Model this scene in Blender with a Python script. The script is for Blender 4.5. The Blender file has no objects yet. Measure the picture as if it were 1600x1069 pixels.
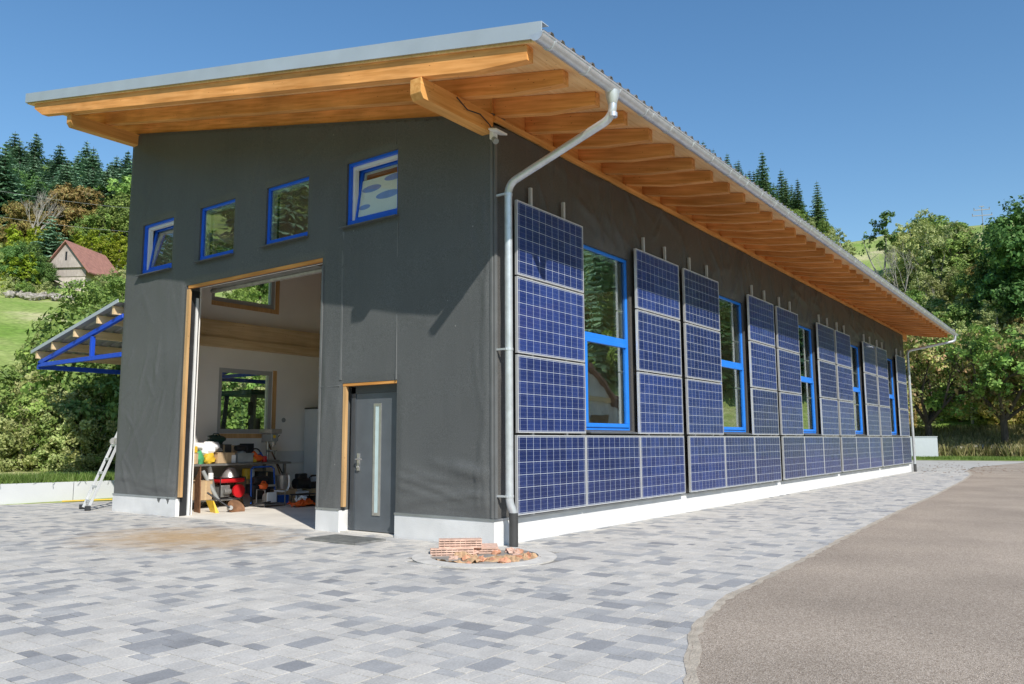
import bpy, math, random
import numpy as np
from math import radians, sin, cos, tan, pi, atan2, sqrt
from mathutils import Vector, Matrix
random.seed(7)
scene = bpy.context.scene
COL = scene.collection

# ------------------------------------------------------------------ helpers
class MB:
    def __init__(s): s.v=[]; s.f=[]
    def add(s,vs,fs):
        b=len(s.v); s.v+= [tuple(v) for v in vs]; s.f+=[tuple(b+i for i in f) for f in fs]; return s
    def box(s,x0,x1,y0,y1,z0,z1,M=None):
        vs=[(x0,y0,z0),(x1,y0,z0),(x1,y1,z0),(x0,y1,z0),(x0,y0,z1),(x1,y0,z1),(x1,y1,z1),(x0,y1,z1)]
        if M is not None: vs=[tuple(M@Vector(v)) for v in vs]
        return s.add(vs,[(0,3,2,1),(4,5,6,7),(0,1,5,4),(1,2,6,5),(2,3,7,6),(3,0,4,7)])
    def hexa(s,b,t):   # 4 bottom, 4 top
        return s.add(list(b)+list(t),[(0,3,2,1),(4,5,6,7),(0,1,5,4),(1,2,6,5),(2,3,7,6),(3,0,4,7)])
    def prism(s,poly,d,M=None):   # poly: 3D points, d: extrude vector
        n=len(poly); a=[Vector(p) for p in poly]; b=[p+Vector(d) for p in a]
        vs=a+b
        if M is not None: vs=[M@v for v in vs]
        fs=[tuple(range(n)),tuple(range(2*n-1,n-1,-1))]
        for i in range(n):
            j=(i+1)%n; fs.append((i,i+n,j+n,j))
        return s.add(vs,fs)
    def bar(s,a,b,w,h,up=(0,0,1)):
        a=Vector(a);b=Vector(b);d=(b-a).normalized();u=Vector(up)
        r=d.cross(u)
        if r.length<1e-4: r=d.cross(Vector((1,0,0)))
        r.normalize();u=r.cross(d)
        q=[(-w/2,-h/2),(w/2,-h/2),(w/2,h/2),(-w/2,h/2)]
        return s.hexa([a+r*i+u*j for i,j in q],[b+r*i+u*j for i,j in q])
    def tube(s,pts,r,n=10,caps=True,arc=None):
        pts=[Vector(p) for p in pts]; rr=r if isinstance(r,(list,tuple)) else [r]*len(pts)
        base=len(s.v); prev=None
        for i,p in enumerate(pts):
            d=(pts[min(i+1,len(pts)-1)]-pts[max(i-1,0)]).normalized()
            if prev is None:
                prev=d.cross(Vector((0,0,1)) if abs(d.z)<.9 else Vector((1,0,0))).normalized()
            prev=(prev-d*prev.dot(d)).normalized(); q=d.cross(prev)
            for k in range(n):
                a=2*pi*k/n; s.v.append(tuple(p+(prev*cos(a)+q*sin(a))*rr[i]))
        for i in range(len(pts)-1):
            for k in range(n):
                a=base+i*n+k;b=base+i*n+(k+1)%n
                s.f.append((a,b,b+n,a+n))
        if caps:
            s.f.append(tuple(base+k for k in range(n))[::-1]); e=base+(len(pts)-1)*n
            s.f.append(tuple(e+k for k in range(n)))
        return s
    def lathe(s,prof,c=(0,0,0),n=20,M=None):
        base=len(s.v)
        for (r,z) in prof:
            for k in range(n):
                a=2*pi*k/n; v=Vector((c[0]+r*cos(a),c[1]+r*sin(a),c[2]+z))
                if M is not None: v=M@v
                s.v.append(tuple(v))
        for i in range(len(prof)-1):
            for k in range(n):
                a=base+i*n+k;b=base+i*n+(k+1)%n
                s.f.append((a,b,b+n,a+n))
        s.f.append(tuple(base+k for k in range(n))[::-1]); e=base+(len(prof)-1)*n
        s.f.append(tuple(e+k for k in range(n)))
        return s
    def blob(s,c,r,seed=0,amp=.15,nu=14,nv=9):
        rnd=random.Random(seed); ph=[(rnd.uniform(1,4),rnd.uniform(1,4),rnd.uniform(0,6)) for _ in range(4)]
        base=len(s.v)
        for i in range(nv+1):
            t=pi*i/nv
            for k in range(nu):
                a=2*pi*k/nu
                m=1+sum(amp/2*sin(p*a*1.0//1+q*t*2+o) if False else amp/2*sin(round(p)*a+q*t*2+o) for p,q,o in ph)
                s.v.append((c[0]+r[0]*m*sin(t)*cos(a),c[1]+r[1]*m*sin(t)*sin(a),c[2]+r[2]*m*cos(t)))
        for i in range(nv):
            for k in range(nu):
                a=base+i*nu+k;b=base+i*nu+(k+1)%nu
                s.f.append((a+nu,b+nu,b,a))
        return s
    def build(s,name,mat,parent=None,smooth=False,bevel=0,loc=(0,0,0)):
        me=bpy.data.meshes.new(name); me.from_pydata(s.v,[],s.f); me.update()
        if mat: me.materials.append(mat)
        o=bpy.data.objects.new(name,me); COL.objects.link(o); o.location=loc
        if parent: o.parent=parent
        if smooth:
            me.polygons.foreach_set('use_smooth',[True]*len(me.polygons))
            me.set_sharp_from_angle(angle=radians(40))
        if bevel:
            m=o.modifiers.new('bevel','BEVEL'); m.width=bevel; m.segments=2; m.limit_method='ANGLE'; m.harden_normals=False
        return o
def np_mesh(name,V,nq,mat,parent=None,loc=(0,0,0)):
    """V: (nq*4,3) array of quads"""
    me=bpy.data.meshes.new(name); me.vertices.add(nq*4); me.vertices.foreach_set('co',V.astype(np.float32).ravel())
    me.loops.add(nq*4); me.loops.foreach_set('vertex_index',np.arange(nq*4,dtype=np.int32))
    me.polygons.add(nq); me.polygons.foreach_set('loop_start',np.arange(0,nq*4,4,dtype=np.int32))
    me.update(calc_edges=True)
    me.materials.append(mat)
    o=bpy.data.objects.new(name,me); COL.objects.link(o); o.location=loc
    if parent: o.parent=parent
    return o
def tag(o,label=None,cat=None,group=None,kind=None):
    if label: o['label']=label
    if cat: o['category']=cat
    if group: o['group']=group
    if kind: o['kind']=kind
    return o
def thing(name,label,cat,loc=(0,0,0),rz=0,group=None):
    o=bpy.data.objects.new(name,None); COL.objects.link(o); o.empty_display_size=.1
    o.location=loc; o.rotation_euler=(0,0,rz); return tag(o,label,cat,group)
def copy_tree(o,parent=None):
    c=o.copy(); COL.objects.link(c)
    if parent: c.parent=parent
    for ch in list(o.children): copy_tree(ch,c)
    return c

# ------------------------------------------------------------------ materials
def newmat(name):
    m=bpy.data.materials.new(name); m.use_nodes=True; nt=m.node_tree
    return m,nt,nt.nodes['Principled BSDF'],nt.nodes,nt.links
def mk(nodes,t,**k):
    n=nodes.new(t)
    for a,b in k.items(): setattr(n,a,b)
    return n
def mat(name,col,rough=.6,metal=0,var=.12,scale=6,bump=.0,bscale=40,stretch=(1,1,1),spec=.5,coat=0,coords='Object'):
    m,nt,p,N,L=newmat(name)
    tc=mk(N,'ShaderNodeTexCoord'); mp=mk(N,'ShaderNodeMapping'); mp.inputs['Scale'].default_value=stretch
    L.new(tc.outputs[coords],mp.inputs[0])
    n=mk(N,'ShaderNodeTexNoise'); n.inputs['Scale'].default_value=scale; n.inputs['Detail'].default_value=6; L.new(mp.outputs[0],n.inputs[0])
    r=mk(N,'ShaderNodeValToRGB'); e=r.color_ramp.elements
    e[0].position=.3; e[1].position=.7
    e[0].color=tuple(c*(1-var) for c in col)+(1,); e[1].color=tuple(min(1,c*(1+var)) for c in col)+(1,)
    L.new(n.outputs[0],r.inputs[0]); L.new(r.outputs[0],p.inputs['Base Color'])
    p.inputs['Roughness'].default_value=rough; p.inputs['Metallic'].default_value=metal
    p.inputs['Specular IOR Level'].default_value=spec; p.inputs['Coat Weight'].default_value=coat
    if bump:
        b=mk(N,'ShaderNodeTexNoise'); b.inputs['Scale'].default_value=bscale; b.inputs['Detail'].default_value=4; L.new(mp.outputs[0],b.inputs[0])
        bn=mk(N,'ShaderNodeBump'); bn.inputs['Strength'].default_value=bump; bn.inputs['Distance'].default_value=.02
        L.new(b.outputs[0],bn.inputs['Height']); L.new(bn.outputs[0],p.inputs['Normal'])
    return m
def wood(name,c1,c2,axis=0,rough=.65,rand=True,rot=0):
    m,nt,p,N,L=newmat(name)
    tc=mk(N,'ShaderNodeTexCoord'); mp=mk(N,'ShaderNodeMapping')
    sc=[14,14,14]; sc[axis]=.8; mp.inputs['Scale'].default_value=sc
    mr0=mk(N,'ShaderNodeMapping'); mr0.inputs['Rotation'].default_value=(rot,0,0); L.new(tc.outputs['Object'],mr0.inputs[0]); L.new(mr0.outputs[0],mp.inputs[0])
    n=mk(N,'ShaderNodeTexNoise'); n.inputs['Scale'].default_value=1.6; n.inputs['Detail'].default_value=8; n.inputs['Distortion'].default_value=.25
    L.new(mp.outputs[0],n.inputs[0])
    r=mk(N,'ShaderNodeValToRGB'); e=r.color_ramp.elements; e[0].position=.32; e[1].position=.68
    e[0].color=c1+(1,); e[1].color=c2+(1,); L.new(n.outputs[0],r.inputs[0])
    # knots
    v=mk(N,'ShaderNodeTexVoronoi'); mp2=mk(N,'ShaderNodeMapping'); s2=[3.2,3.2,3.2]; s2[axis]=1.4; mp2.inputs['Scale'].default_value=s2
    L.new(tc.outputs['Object'],mp2.inputs[0]); L.new(mp2.outputs[0],v.inputs[0])
    kr=mk(N,'ShaderNodeValToRGB'); k=kr.color_ramp.elements; k[0].position=.04; k[1].position=.10; k[0].color=(.35,.22,.12,1); k[1].color=(1,1,1,1)
    L.new(v.outputs['Distance'],kr.inputs[0])
    # blotches of weathering
    w=mk(N,'ShaderNodeTexNoise'); w.inputs['Scale'].default_value=1.1; w.inputs['Detail'].default_value=3; L.new(tc.outputs['Object'],w.inputs[0])
    wr=mk(N,'ShaderNodeMapRange'); wr.inputs[1].default_value=.3; wr.inputs[2].default_value=.7; wr.inputs[3].default_value=.8; wr.inputs[4].default_value=1.12; L.new(w.outputs[0],wr.inputs[0])
    mx=mk(N,'ShaderNodeMix',data_type='RGBA',blend_type='MULTIPLY'); mx.inputs[0].default_value=1
    L.new(r.outputs[0],mx.inputs[6]); L.new(kr.outputs[0],mx.inputs[7])
    m2=mk(N,'ShaderNodeMix',data_type='RGBA',blend_type='MULTIPLY'); m2.inputs[0].default_value=1
    L.new(mx.outputs[2],m2.inputs[6]); L.new(wr.outputs[0],m2.inputs[7])
    out=m2.outputs[2]
    if rand:
        gi=mk(N,'ShaderNodeNewGeometry'); rr=mk(N,'ShaderNodeMapRange'); rr.inputs[3].default_value=.82; rr.inputs[4].default_value=1.1
        L.new(gi.outputs['Random Per Island'],rr.inputs[0])
        oi=mk(N,'ShaderNodeObjectInfo'); r3=mk(N,'ShaderNodeMapRange'); r3.inputs[3].default_value=.82; r3.inputs[4].default_value=1.12
        L.new(oi.outputs['Random'],r3.inputs[0])
        m3=mk(N,'ShaderNodeMix',data_type='RGBA',blend_type='MULTIPLY'); m3.inputs[0].default_value=1
        L.new(out,m3.inputs[6]); L.new(r3.outputs[0],m3.inputs[7]); out=m3.outputs[2]
    L.new(out,p.inputs['Base Color']); p.inputs['Roughness'].default_value=rough; p.inputs['Specular IOR Level'].default_value=.3
    b=mk(N,'ShaderNodeBump'); b.inputs['Strength'].default_value=.25; b.inputs['Distance'].default_value=.01
    L.new(n.outputs[0],b.inputs['Height']); L.new(b.outputs[0],p.inputs['Normal'])
    return m

def membrane_mat(name,axis,col=(.106,.111,.112)):
    """dark facade membrane, slightly shiny, hanging wrinkles; axis = horizontal axis of the wall"""
    m,nt,p,N,L=newmat(name)
    tc=mk(N,'ShaderNodeTexCoord')
    sx=mk(N,'ShaderNodeSeparateXYZ'); L.new(tc.outputs['Object'],sx.inputs[0])
    # colour : soft blotches, dusty streaks, fine speckle
    n1=mk(N,'ShaderNodeTexNoise'); n1.inputs['Scale'].default_value=.9; n1.inputs['Detail'].default_value=6; L.new(tc.outputs['Object'],n1.inputs[0])
    n2=mk(N,'ShaderNodeTexNoise'); n2.inputs['Scale'].default_value=120; n2.inputs['Detail'].default_value=2; L.new(tc.outputs['Object'],n2.inputs[0])
    r1=mk(N,'ShaderNodeMapRange'); r1.inputs[1].default_value=.3;r1.inputs[2].default_value=.7; r1.inputs[3].default_value=.93; r1.inputs[4].default_value=1.08; L.new(n1.outputs[0],r1.inputs[0])
    r2=mk(N,'ShaderNodeMapRange'); r2.inputs[1].default_value=.3;r2.inputs[2].default_value=.7; r2.inputs[3].default_value=.66; r2.inputs[4].default_value=1.36; L.new(n2.outputs[0],r2.inputs[0])
    mu=mk(N,'ShaderNodeMath',operation='MULTIPLY'); L.new(r1.outputs[0],mu.inputs[0]); L.new(r2.outputs[0],mu.inputs[1])
    vm=mk(N,'ShaderNodeVectorMath',operation='SCALE'); vm.inputs[0].default_value=col; L.new(mu.outputs[0],vm.inputs['Scale'])
    sp=mk(N,'ShaderNodeTexVoronoi'); sp.inputs['Scale'].default_value=2.3; L.new(tc.outputs['Object'],sp.inputs[0])
    spr=mk(N,'ShaderNodeMapRange'); spr.inputs[1].default_value=.028; spr.inputs[2].default_value=.02; spr.inputs[3].default_value=0; spr.inputs[4].default_value=.5; L.new(sp.outputs['Distance'],spr.inputs[0])
    mc=mk(N,'ShaderNodeMix',data_type='RGBA'); mc.inputs[7].default_value=(.4,.4,.38,1); L.new(spr.outputs[0],mc.inputs[0]); L.new(vm.outputs[0],mc.inputs[6])
    # splash dirt above the plinth, thin vertical drip marks
    dz=mk(N,'ShaderNodeMapRange'); dz.inputs[1].default_value=1.1; dz.inputs[2].default_value=.33; dz.inputs[3].default_value=0; dz.inputs[4].default_value=.2; L.new(sx.outputs[2],dz.inputs[0])
    dmp=mk(N,'ShaderNodeMapping'); dmp.inputs['Scale'].default_value=(9,9,.7); L.new(tc.outputs['Object'],dmp.inputs[0])
    dn=mk(N,'ShaderNodeTexNoise'); dn.inputs['Scale'].default_value=1.5; dn.inputs['Detail'].default_value=6; L.new(dmp.outputs[0],dn.inputs[0])
    dr_=mk(N,'ShaderNodeMapRange'); dr_.inputs[1].default_value=.5; dr_.inputs[2].default_value=.75; dr_.inputs[3].default_value=0; dr_.inputs[4].default_value=.03; L.new(dn.outputs[0],dr_.inputs[0])
    dm=mk(N,'ShaderNodeMath',operation='MULTIPLY_ADD'); L.new(dz.outputs[0],dm.inputs[0]); L.new(n1.outputs[0],dm.inputs[1]); L.new(dr_.outputs[0],dm.inputs[2])
    md=mk(N,'ShaderNodeMix',data_type='RGBA'); md.inputs[7].default_value=(.30,.29,.27,1); L.new(dm.outputs[0],md.inputs[0]); L.new(mc.outputs[2],md.inputs[6])
    L.new(md.outputs[2],p.inputs['Base Color'])
    p.inputs['Roughness'].default_value=.5; p.inputs['Specular IOR Level'].default_value=.32
    # wrinkles: big diagonal/vertical folds from distorted wave + ridged noise, masked by patches
    mp=mk(N,'ShaderNodeMapping'); mp.inputs['Scale'].default_value=(1.6,1.6,.55); mp.inputs['Rotation'].default_value=(.5 if axis==1 else 0,.45 if axis==0 else 0,0)
    L.new(tc.outputs['Object'],mp.inputs[0])
    w=mk(N,'ShaderNodeTexNoise'); w.noise_type='RIDGED_MULTIFRACTAL'; w.inputs['Scale'].default_value=1.3; w.inputs['Detail'].default_value=3; w.inputs['Distortion'].default_value=.5
    L.new(mp.outputs[0],w.inputs[0])
    mask=mk(N,'ShaderNodeTexNoise'); mask.inputs['Scale'].default_value=.55; mask.inputs['Detail'].default_value=2; L.new(tc.outputs['Object'],mask.inputs[0])
    mr=mk(N,'ShaderNodeMapRange'); mr.inputs[1].default_value=.42; mr.inputs[2].default_value=.62; mr.inputs[3].default_value=.06; mr.inputs[4].default_value=1; L.new(mask.outputs[0],mr.inputs[0])
    mm=mk(N,'ShaderNodeMath',operation='MULTIPLY'); L.new(w.outputs[0],mm.inputs[0]); L.new(mr.outputs[0],mm.inputs[1])
    b1=mk(N,'ShaderNodeBump'); b1.inputs['Strength'].default_value=.35; b1.inputs['Distance'].default_value=.10 if axis==0 else .05; L.new(mm.outputs[0],b1.inputs['Height'])
    b2=mk(N,'ShaderNodeBump'); b2.inputs['Strength'].default_value=.25; b2.inputs['Distance'].default_value=.002; L.new(n2.outputs[0],b2.inputs['Height']); L.new(b1.outputs[0],b2.inputs['Normal'])
    L.new(b2.outputs[0],p.inputs['Normal'])
    return m
def glass_mat(name,tint=(.75,.8,.78),base=.16,rough=0.0):
    m,nt,p,N,L=newmat(name); N.remove(p)
    out=N['Material Output']
    t=mk(N,'ShaderNodeBsdfTransparent'); t.inputs[0].default_value=tint+(1,)
    g=mk(N,'ShaderNodeBsdfGlossy'); g.inputs['Color'].default_value=(.95,.97,.95,1); g.inputs['Roughness'].default_value=rough
    lw=mk(N,'ShaderNodeLayerWeight'); lw.inputs['Blend'].default_value=.5
    pw=mk(N,'ShaderNodeMath',operation='POWER'); pw.inputs[1].default_value=4.0; L.new(lw.outputs['Facing'],pw.inputs[0])
    mr=mk(N,'ShaderNodeMapRange'); mr.inputs[3].default_value=base; mr.inputs[4].default_value=.9; L.new(pw.outputs[0],mr.inputs[0])
    n=mk(N,'ShaderNodeTexNoise'); tc=mk(N,'ShaderNodeTexCoord'); n.inputs['Scale'].default_value=1.2; L.new(tc.outputs['Object'],n.inputs[0])
    b=mk(N,'ShaderNodeBump'); b.inputs['Strength'].default_value=.06; b.inputs['Distance'].default_value=.05; L.new(n.outputs[0],b.inputs['Height']); L.new(b.outputs[0],g.inputs['Normal'])
    mx=mk(N,'ShaderNodeMixShader'); L.new(mr.outputs[0],mx.inputs[0]); L.new(t.outputs[0],mx.inputs[1]); L.new(g.outputs[0],mx.inputs[2])
    L.new(mx.outputs[0],out.inputs[0]); return m
def cell_mat(name):
    """poly-crystalline cells: x across 0..1.65, z up 0..0.99 (object coords)"""
    m,nt,p,N,L=newmat(name)
    tc=mk(N,'ShaderNodeTexCoord'); s=mk(N,'ShaderNodeSeparateXYZ'); L.new(tc.outputs['Object'],s.inputs[0])
    def grid(sock,off,pitch,width):
        a=mk(N,'ShaderNodeMath',operation='SUBTRACT'); L.new(sock,a.inputs[0]); a.inputs[1].default_value=off
        d=mk(N,'ShaderNodeMath',operation='DIVIDE'); L.new(a.outputs[0],d.inputs[0]); d.inputs[1].default_value=pitch
        f=mk(N,'ShaderNodeMath',operation='FRACT'); L.new(d.outputs[0],f.inputs[0])
        pp=mk(N,'ShaderNodeMath',operation='PINGPONG'); L.new(d.outputs[0],pp.inputs[0]); pp.inputs[1].default_value=.5
        l=mk(N,'ShaderNodeMath',operation='LESS_THAN'); L.new(pp.outputs[0],l.inputs[0]); l.inputs[1].default_value=width/pitch/2
        fl=mk(N,'ShaderNodeMath',operation='FLOOR'); L.new(d.outputs[0],fl.inputs[0])
        return l.outputs[0],fl.outputs[0]
    gx,ix=grid(s.outputs[0],.045,.156,.0048); gz,iz=grid(s.outputs[2],.027,.156,.0048)
    bz,_=grid(s.outputs[2],.027+.026,.052,.0028)
    mx=mk(N,'ShaderNodeMath',operation='MAXIMUM'); L.new(gx,mx.inputs[0]); L.new(gz,mx.inputs[1])
    cb=mk(N,'ShaderNodeCombineXYZ'); L.new(ix,cb.inputs[0]); L.new(iz,cb.inputs[1])
    oi=mk(N,'ShaderNodeObjectInfo'); L.new(oi.outputs['Random'],cb.inputs[2])
    wn=mk(N,'ShaderNodeTexWhiteNoise'); L.new(cb.outputs[0],wn.inputs[0])
    cr=mk(N,'ShaderNodeValToRGB'); e=cr.color_ramp.elements; e[0].color=(.012,.026,.115,1); e[1].color=(.021,.042,.165,1)
    L.new(wn.outputs[0],cr.inputs[0])
    v=mk(N,'ShaderNodeTexVoronoi'); v.inputs['Scale'].default_value=60; L.new(tc.outputs['Object'],v.inputs[0])
    vr=mk(N,'ShaderNodeMapRange'); vr.inputs[3].default_value=.85; vr.inputs[4].default_value=1.2
    sc=mk(N,'ShaderNodeSeparateColor'); L.new(v.outputs['Color'],sc.inputs[0]); L.new(sc.outputs[0],vr.inputs[0])
    m1=mk(N,'ShaderNodeMix',data_type='RGBA',blend_type='MULTIPLY'); m1.inputs[0].default_value=1; L.new(cr.outputs[0],m1.inputs[6]); L.new(vr.outputs[0],m1.inputs[7])
    # per panel tone
    orr=mk(N,'ShaderNodeMapRange'); orr.inputs[3].default_value=.72; orr.inputs[4].default_value=1.3; L.new(oi.outputs['Random'],orr.inputs[0])
    m0=mk(N,'ShaderNodeMix',data_type='RGBA',blend_type='MULTIPLY'); m0.inputs[0].default_value=1; L.new(m1.outputs[2],m0.inputs[6]); L.new(orr.outputs[0],m0.inputs[7])
    m2=mk(N,'ShaderNodeMix',data_type='RGBA'); m2.inputs[7].default_value=(.20,.24,.38,1)
    bf=mk(N,'ShaderNodeMath',operation='MULTIPLY'); L.new(bz,bf.inputs[0]); bf.inputs[1].default_value=.5
    L.new(bf.outputs[0],m2.inputs[0]); L.new(m0.outputs[2],m2.inputs[6])
    m3=mk(N,'ShaderNodeMix',data_type='RGBA'); m3.inputs[7].default_value=(.55,.6,.68,1); L.new(mx.outputs[0],m3.inputs[0]); L.new(m2.outputs[2],m3.inputs[6])
    L.new(m3.outputs[2],p.inputs['Base Color']); p.inputs['Roughness'].default_value=.35; p.inputs['Specular IOR Level'].default_value=.3
    p.inputs['Coat Weight'].default_value=.28; p.inputs['Coat Roughness'].default_value=.04
    return m
def leaf_mat(name,cols,trans=.25,spot=None):
    m,nt,p,N,L=newmat(name)
    g=mk(N,'ShaderNodeNewGeometry'); oi=mk(N,'ShaderNodeObjectInfo')
    r=mk(N,'ShaderNodeValToRGB'); cr=r.color_ramp
    while len(cr.elements)<len(cols): cr.elements.new(.5)
    for i,c in enumerate(cols):
        cr.elements[i].position=i/(len(cols)-1); cr.elements[i].color=c+(1,)
    L.new(g.outputs['Random Per Island'],r.inputs[0])
    tc=mk(N,'ShaderNodeTexCoord')
    n=mk(N,'ShaderNodeTexNoise'); n.inputs['Scale'].default_value=.55; n.inputs['Detail'].default_value=3; L.new(tc.outputs['Object'],n.inputs[0])
    mr=mk(N,'ShaderNodeMapRange'); mr.inputs[1].default_value=.3; mr.inputs[2].default_value=.7; mr.inputs[3].default_value=.6; mr.inputs[4].default_value=1.35; L.new(n.outputs[0],mr.inputs[0])
    hs=mk(N,'ShaderNodeHueSaturation')
    hr=mk(N,'ShaderNodeMapRange'); hr.inputs[3].default_value=.485; hr.inputs[4].default_value=.515; L.new(oi.outputs['Random'],hr.inputs[0]); L.new(hr.outputs[0],hs.inputs['Hue'])
    mv=mk(N,'ShaderNodeMath',operation='MULTIPLY'); vr=mk(N,'ShaderNodeMapRange'); vr.inputs[3].default_value=.8; vr.inputs[4].default_value=1.25
    sh=mk(N,'ShaderNodeMath',operation='FRACT'); s7=mk(N,'ShaderNodeMath',operation='MULTIPLY'); s7.inputs[1].default_value=7.3; L.new(oi.outputs['Random'],s7.inputs[0]); L.new(s7.outputs[0],sh.inputs[0]); L.new(sh.outputs[0],vr.inputs[0])
    L.new(mr.outputs[0],mv.inputs[0]); L.new(vr.outputs[0],mv.inputs[1]); L.new(mv.outputs[0],hs.inputs['Value'])
    L.new(r.outputs[0],hs.inputs['Color']); L.new(hs.outputs[0],p.inputs['Base Color'])
    p.inputs['Roughness'].default_value=.55; p.inputs['Specular IOR Level'].default_value=.3
    tr=mk(N,'ShaderNodeBsdfTranslucent'); L.new(hs.outputs[0],tr.inputs[0]); mx=mk(N,'ShaderNodeMixShader'); mx.inputs[0].default_value=trans
    L.new(p.outputs[0],mx.inputs[1]); L.new(tr.outputs[0],mx.inputs[2]); L.new(mx.outputs[0],N['Material Output'].inputs[0])
    return m
def island_mat(name,cols,pos,rough=.85,bump=.3,bscale=70,nscale=3.,spec=.3,stain=False):
    m,nt,p,N,L=newmat(name)
    g=mk(N,'ShaderNodeNewGeometry'); tc=mk(N,'ShaderNodeTexCoord')
    r=mk(N,'ShaderNodeValToRGB'); cr=r.color_ramp
    while len(cr.elements)<len(cols): cr.elements.new(.5)
    for i,c in enumerate(cols): cr.elements[i].position=pos[i]; cr.elements[i].color=c+(1,)
    L.new(g.outputs['Random Per Island'],r.inputs[0])
    n=mk(N,'ShaderNodeTexNoise'); n.inputs['Scale'].default_value=nscale; n.inputs['Detail'].default_value=8; n.inputs['Roughness'].default_value=.7; L.new(tc.outputs['Object'],n.inputs[0])
    mr=mk(N,'ShaderNodeMapRange'); mr.inputs[1].default_value=.25; mr.inputs[2].default_value=.75; mr.inputs[3].default_value=.8; mr.inputs[4].default_value=1.18; L.new(n.outputs[0],mr.inputs[0])
    mx=mk(N,'ShaderNodeMix',data_type='RGBA',blend_type='MULTIPLY'); mx.inputs[0].default_value=1; L.new(r.outputs[0],mx.inputs[6]); L.new(mr.outputs[0],mx.inputs[7])
    f=mk(N,'ShaderNodeTexNoise'); f.inputs['Scale'].default_value=bscale; f.inputs['Detail'].default_value=3; L.new(tc.outputs['Object'],f.inputs[0])
    fr=mk(N,'ShaderNodeMapRange'); fr.inputs[1].default_value=.3; fr.inputs[2].default_value=.7; fr.inputs[3].default_value=.85; fr.inputs[4].default_value=1.12; L.new(f.outputs[0],fr.inputs[0])
    m2=mk(N,'ShaderNodeMix',data_type='RGBA',blend_type='MULTIPLY'); m2.inputs[0].default_value=1; L.new(mx.outputs[2],m2.inputs[6]); L.new(fr.outputs[0],m2.inputs[7])
    out=m2.outputs[2]
    if stain:
        # sand swept over the stones in front of the gate, thin sand film elsewhere
        vd=mk(N,'ShaderNodeVectorMath',operation='SUBTRACT'); L.new(tc.outputs['Object'],vd.inputs[0]); vd.inputs[1].default_value=(-1.6,4.0,0)
        vs=mk(N,'ShaderNodeVectorMath',operation='MULTIPLY'); L.new(vd.outputs[0],vs.inputs[0]); vs.inputs[1].default_value=(.85,.62,0)
        ln=mk(N,'ShaderNodeVectorMath',operation='LENGTH'); L.new(vs.outputs[0],ln.inputs[0])
        ad=mk(N,'ShaderNodeMath',operation='MULTIPLY_ADD'); L.new(n.outputs[0],ad.inputs[0]); ad.inputs[1].default_value=1.6; L.new(ln.outputs['Value'],ad.inputs[2])
        sr=mk(N,'ShaderNodeMapRange'); sr.inputs[1].default_value=1.0; sr.inputs[2].default_value=2.0; sr.inputs[3].default_value=.9; sr.inputs[4].default_value=0; L.new(ad.outputs[0],sr.inputs[0])
        m3=mk(N,'ShaderNodeMix',data_type='RGBA'); m3.inputs[7].default_value=(.46,.32,.18,1); L.new(sr.outputs[0],m3.inputs[0]); L.new(out,m3.inputs[6]); out=m3.outputs[2]
    L.new(out,p.inputs['Base Color']); p.inputs['Roughness'].default_value=rough; p.inputs['Specular IOR Level'].default_value=spec
    b=mk(N,'ShaderNodeBump'); b.inputs['Strength'].default_value=bump; b.inputs['Distance'].default_value=.006; L.new(f.outputs[0],b.inputs['Height']); L.new(b.outputs[0],p.inputs['Normal'])
    return m
def asphalt_mat():
    m,nt,p,N,L=newmat('asphalt')
    tc=mk(N,'ShaderNodeTexCoord')
    v=mk(N,'ShaderNodeTexVoronoi'); v.inputs['Scale'].default_value=130; L.new(tc.outputs['Object'],v.inputs[0])
    sc=mk(N,'ShaderNodeSeparateColor'); L.new(v.outputs['Color'],sc.inputs[0])
    r=mk(N,'ShaderNodeValToRGB'); cr=r.color_ramp; cr.elements.new(.5); cr.elements.new(.8)
    for i,(q,c) in enumerate([(0,(.25,.20,.155)),(.45,(.385,.32,.255)),(.8,(.465,.39,.315)),(1,(.58,.495,.41))]): cr.elements[i].position=q; cr.elements[i].color=c+(1,)
    L.new(sc.outputs[0],r.inputs[0])
    n=mk(N,'ShaderNodeTexNoise'); n.inputs['Scale'].default_value=.5; n.inputs['Detail'].default_value=8; L.new(tc.outputs['Object'],n.inputs[0])
    mr=mk(N,'ShaderNodeMapRange'); mr.inputs[1].default_value=.3; mr.inputs[2].default_value=.7; mr.inputs[3].default_value=.78; mr.inputs[4].default_value=1.12; L.new(n.outputs[0],mr.inputs[0])
    mx=mk(N,'ShaderNodeMix',data_type='RGBA',blend_type='MULTIPLY'); mx.inputs[0].default_value=1; L.new(r.outputs[0],mx.inputs[6]); L.new(mr.outputs[0],mx.inputs[7])
    # dark stray specks
    v2=mk(N,'ShaderNodeTexVoronoi'); v2.inputs['Scale'].default_value=2.2; L.new(tc.outputs['Object'],v2.inputs[0])
    s2=mk(N,'ShaderNodeMath',operation='LESS_THAN'); s2.inputs[1].default_value=.022; L.new(v2.outputs['Distance'],s2.inputs[0])
    m2=mk(N,'ShaderNodeMix',data_type='RGBA'); m2.inputs[7].default_value=(.05,.045,.04,1); L.new(s2.outputs[0],m2.inputs[0]); L.new(mx.outputs[2],m2.inputs[6])
    L.new(m2.outputs[2],p.inputs['Base Color']); p.inputs['Roughness'].default_value=.9; p.inputs['Specular IOR Level'].default_value=.25
    b=mk(N,'ShaderNodeBump'); b.inputs['Strength'].default_value=.7; b.inputs['Distance'].default_value=.006; L.new(v.outputs['Distance'],b.inputs['Height']); L.new(b.outputs[0],p.inputs['Normal'])
    return m
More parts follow.
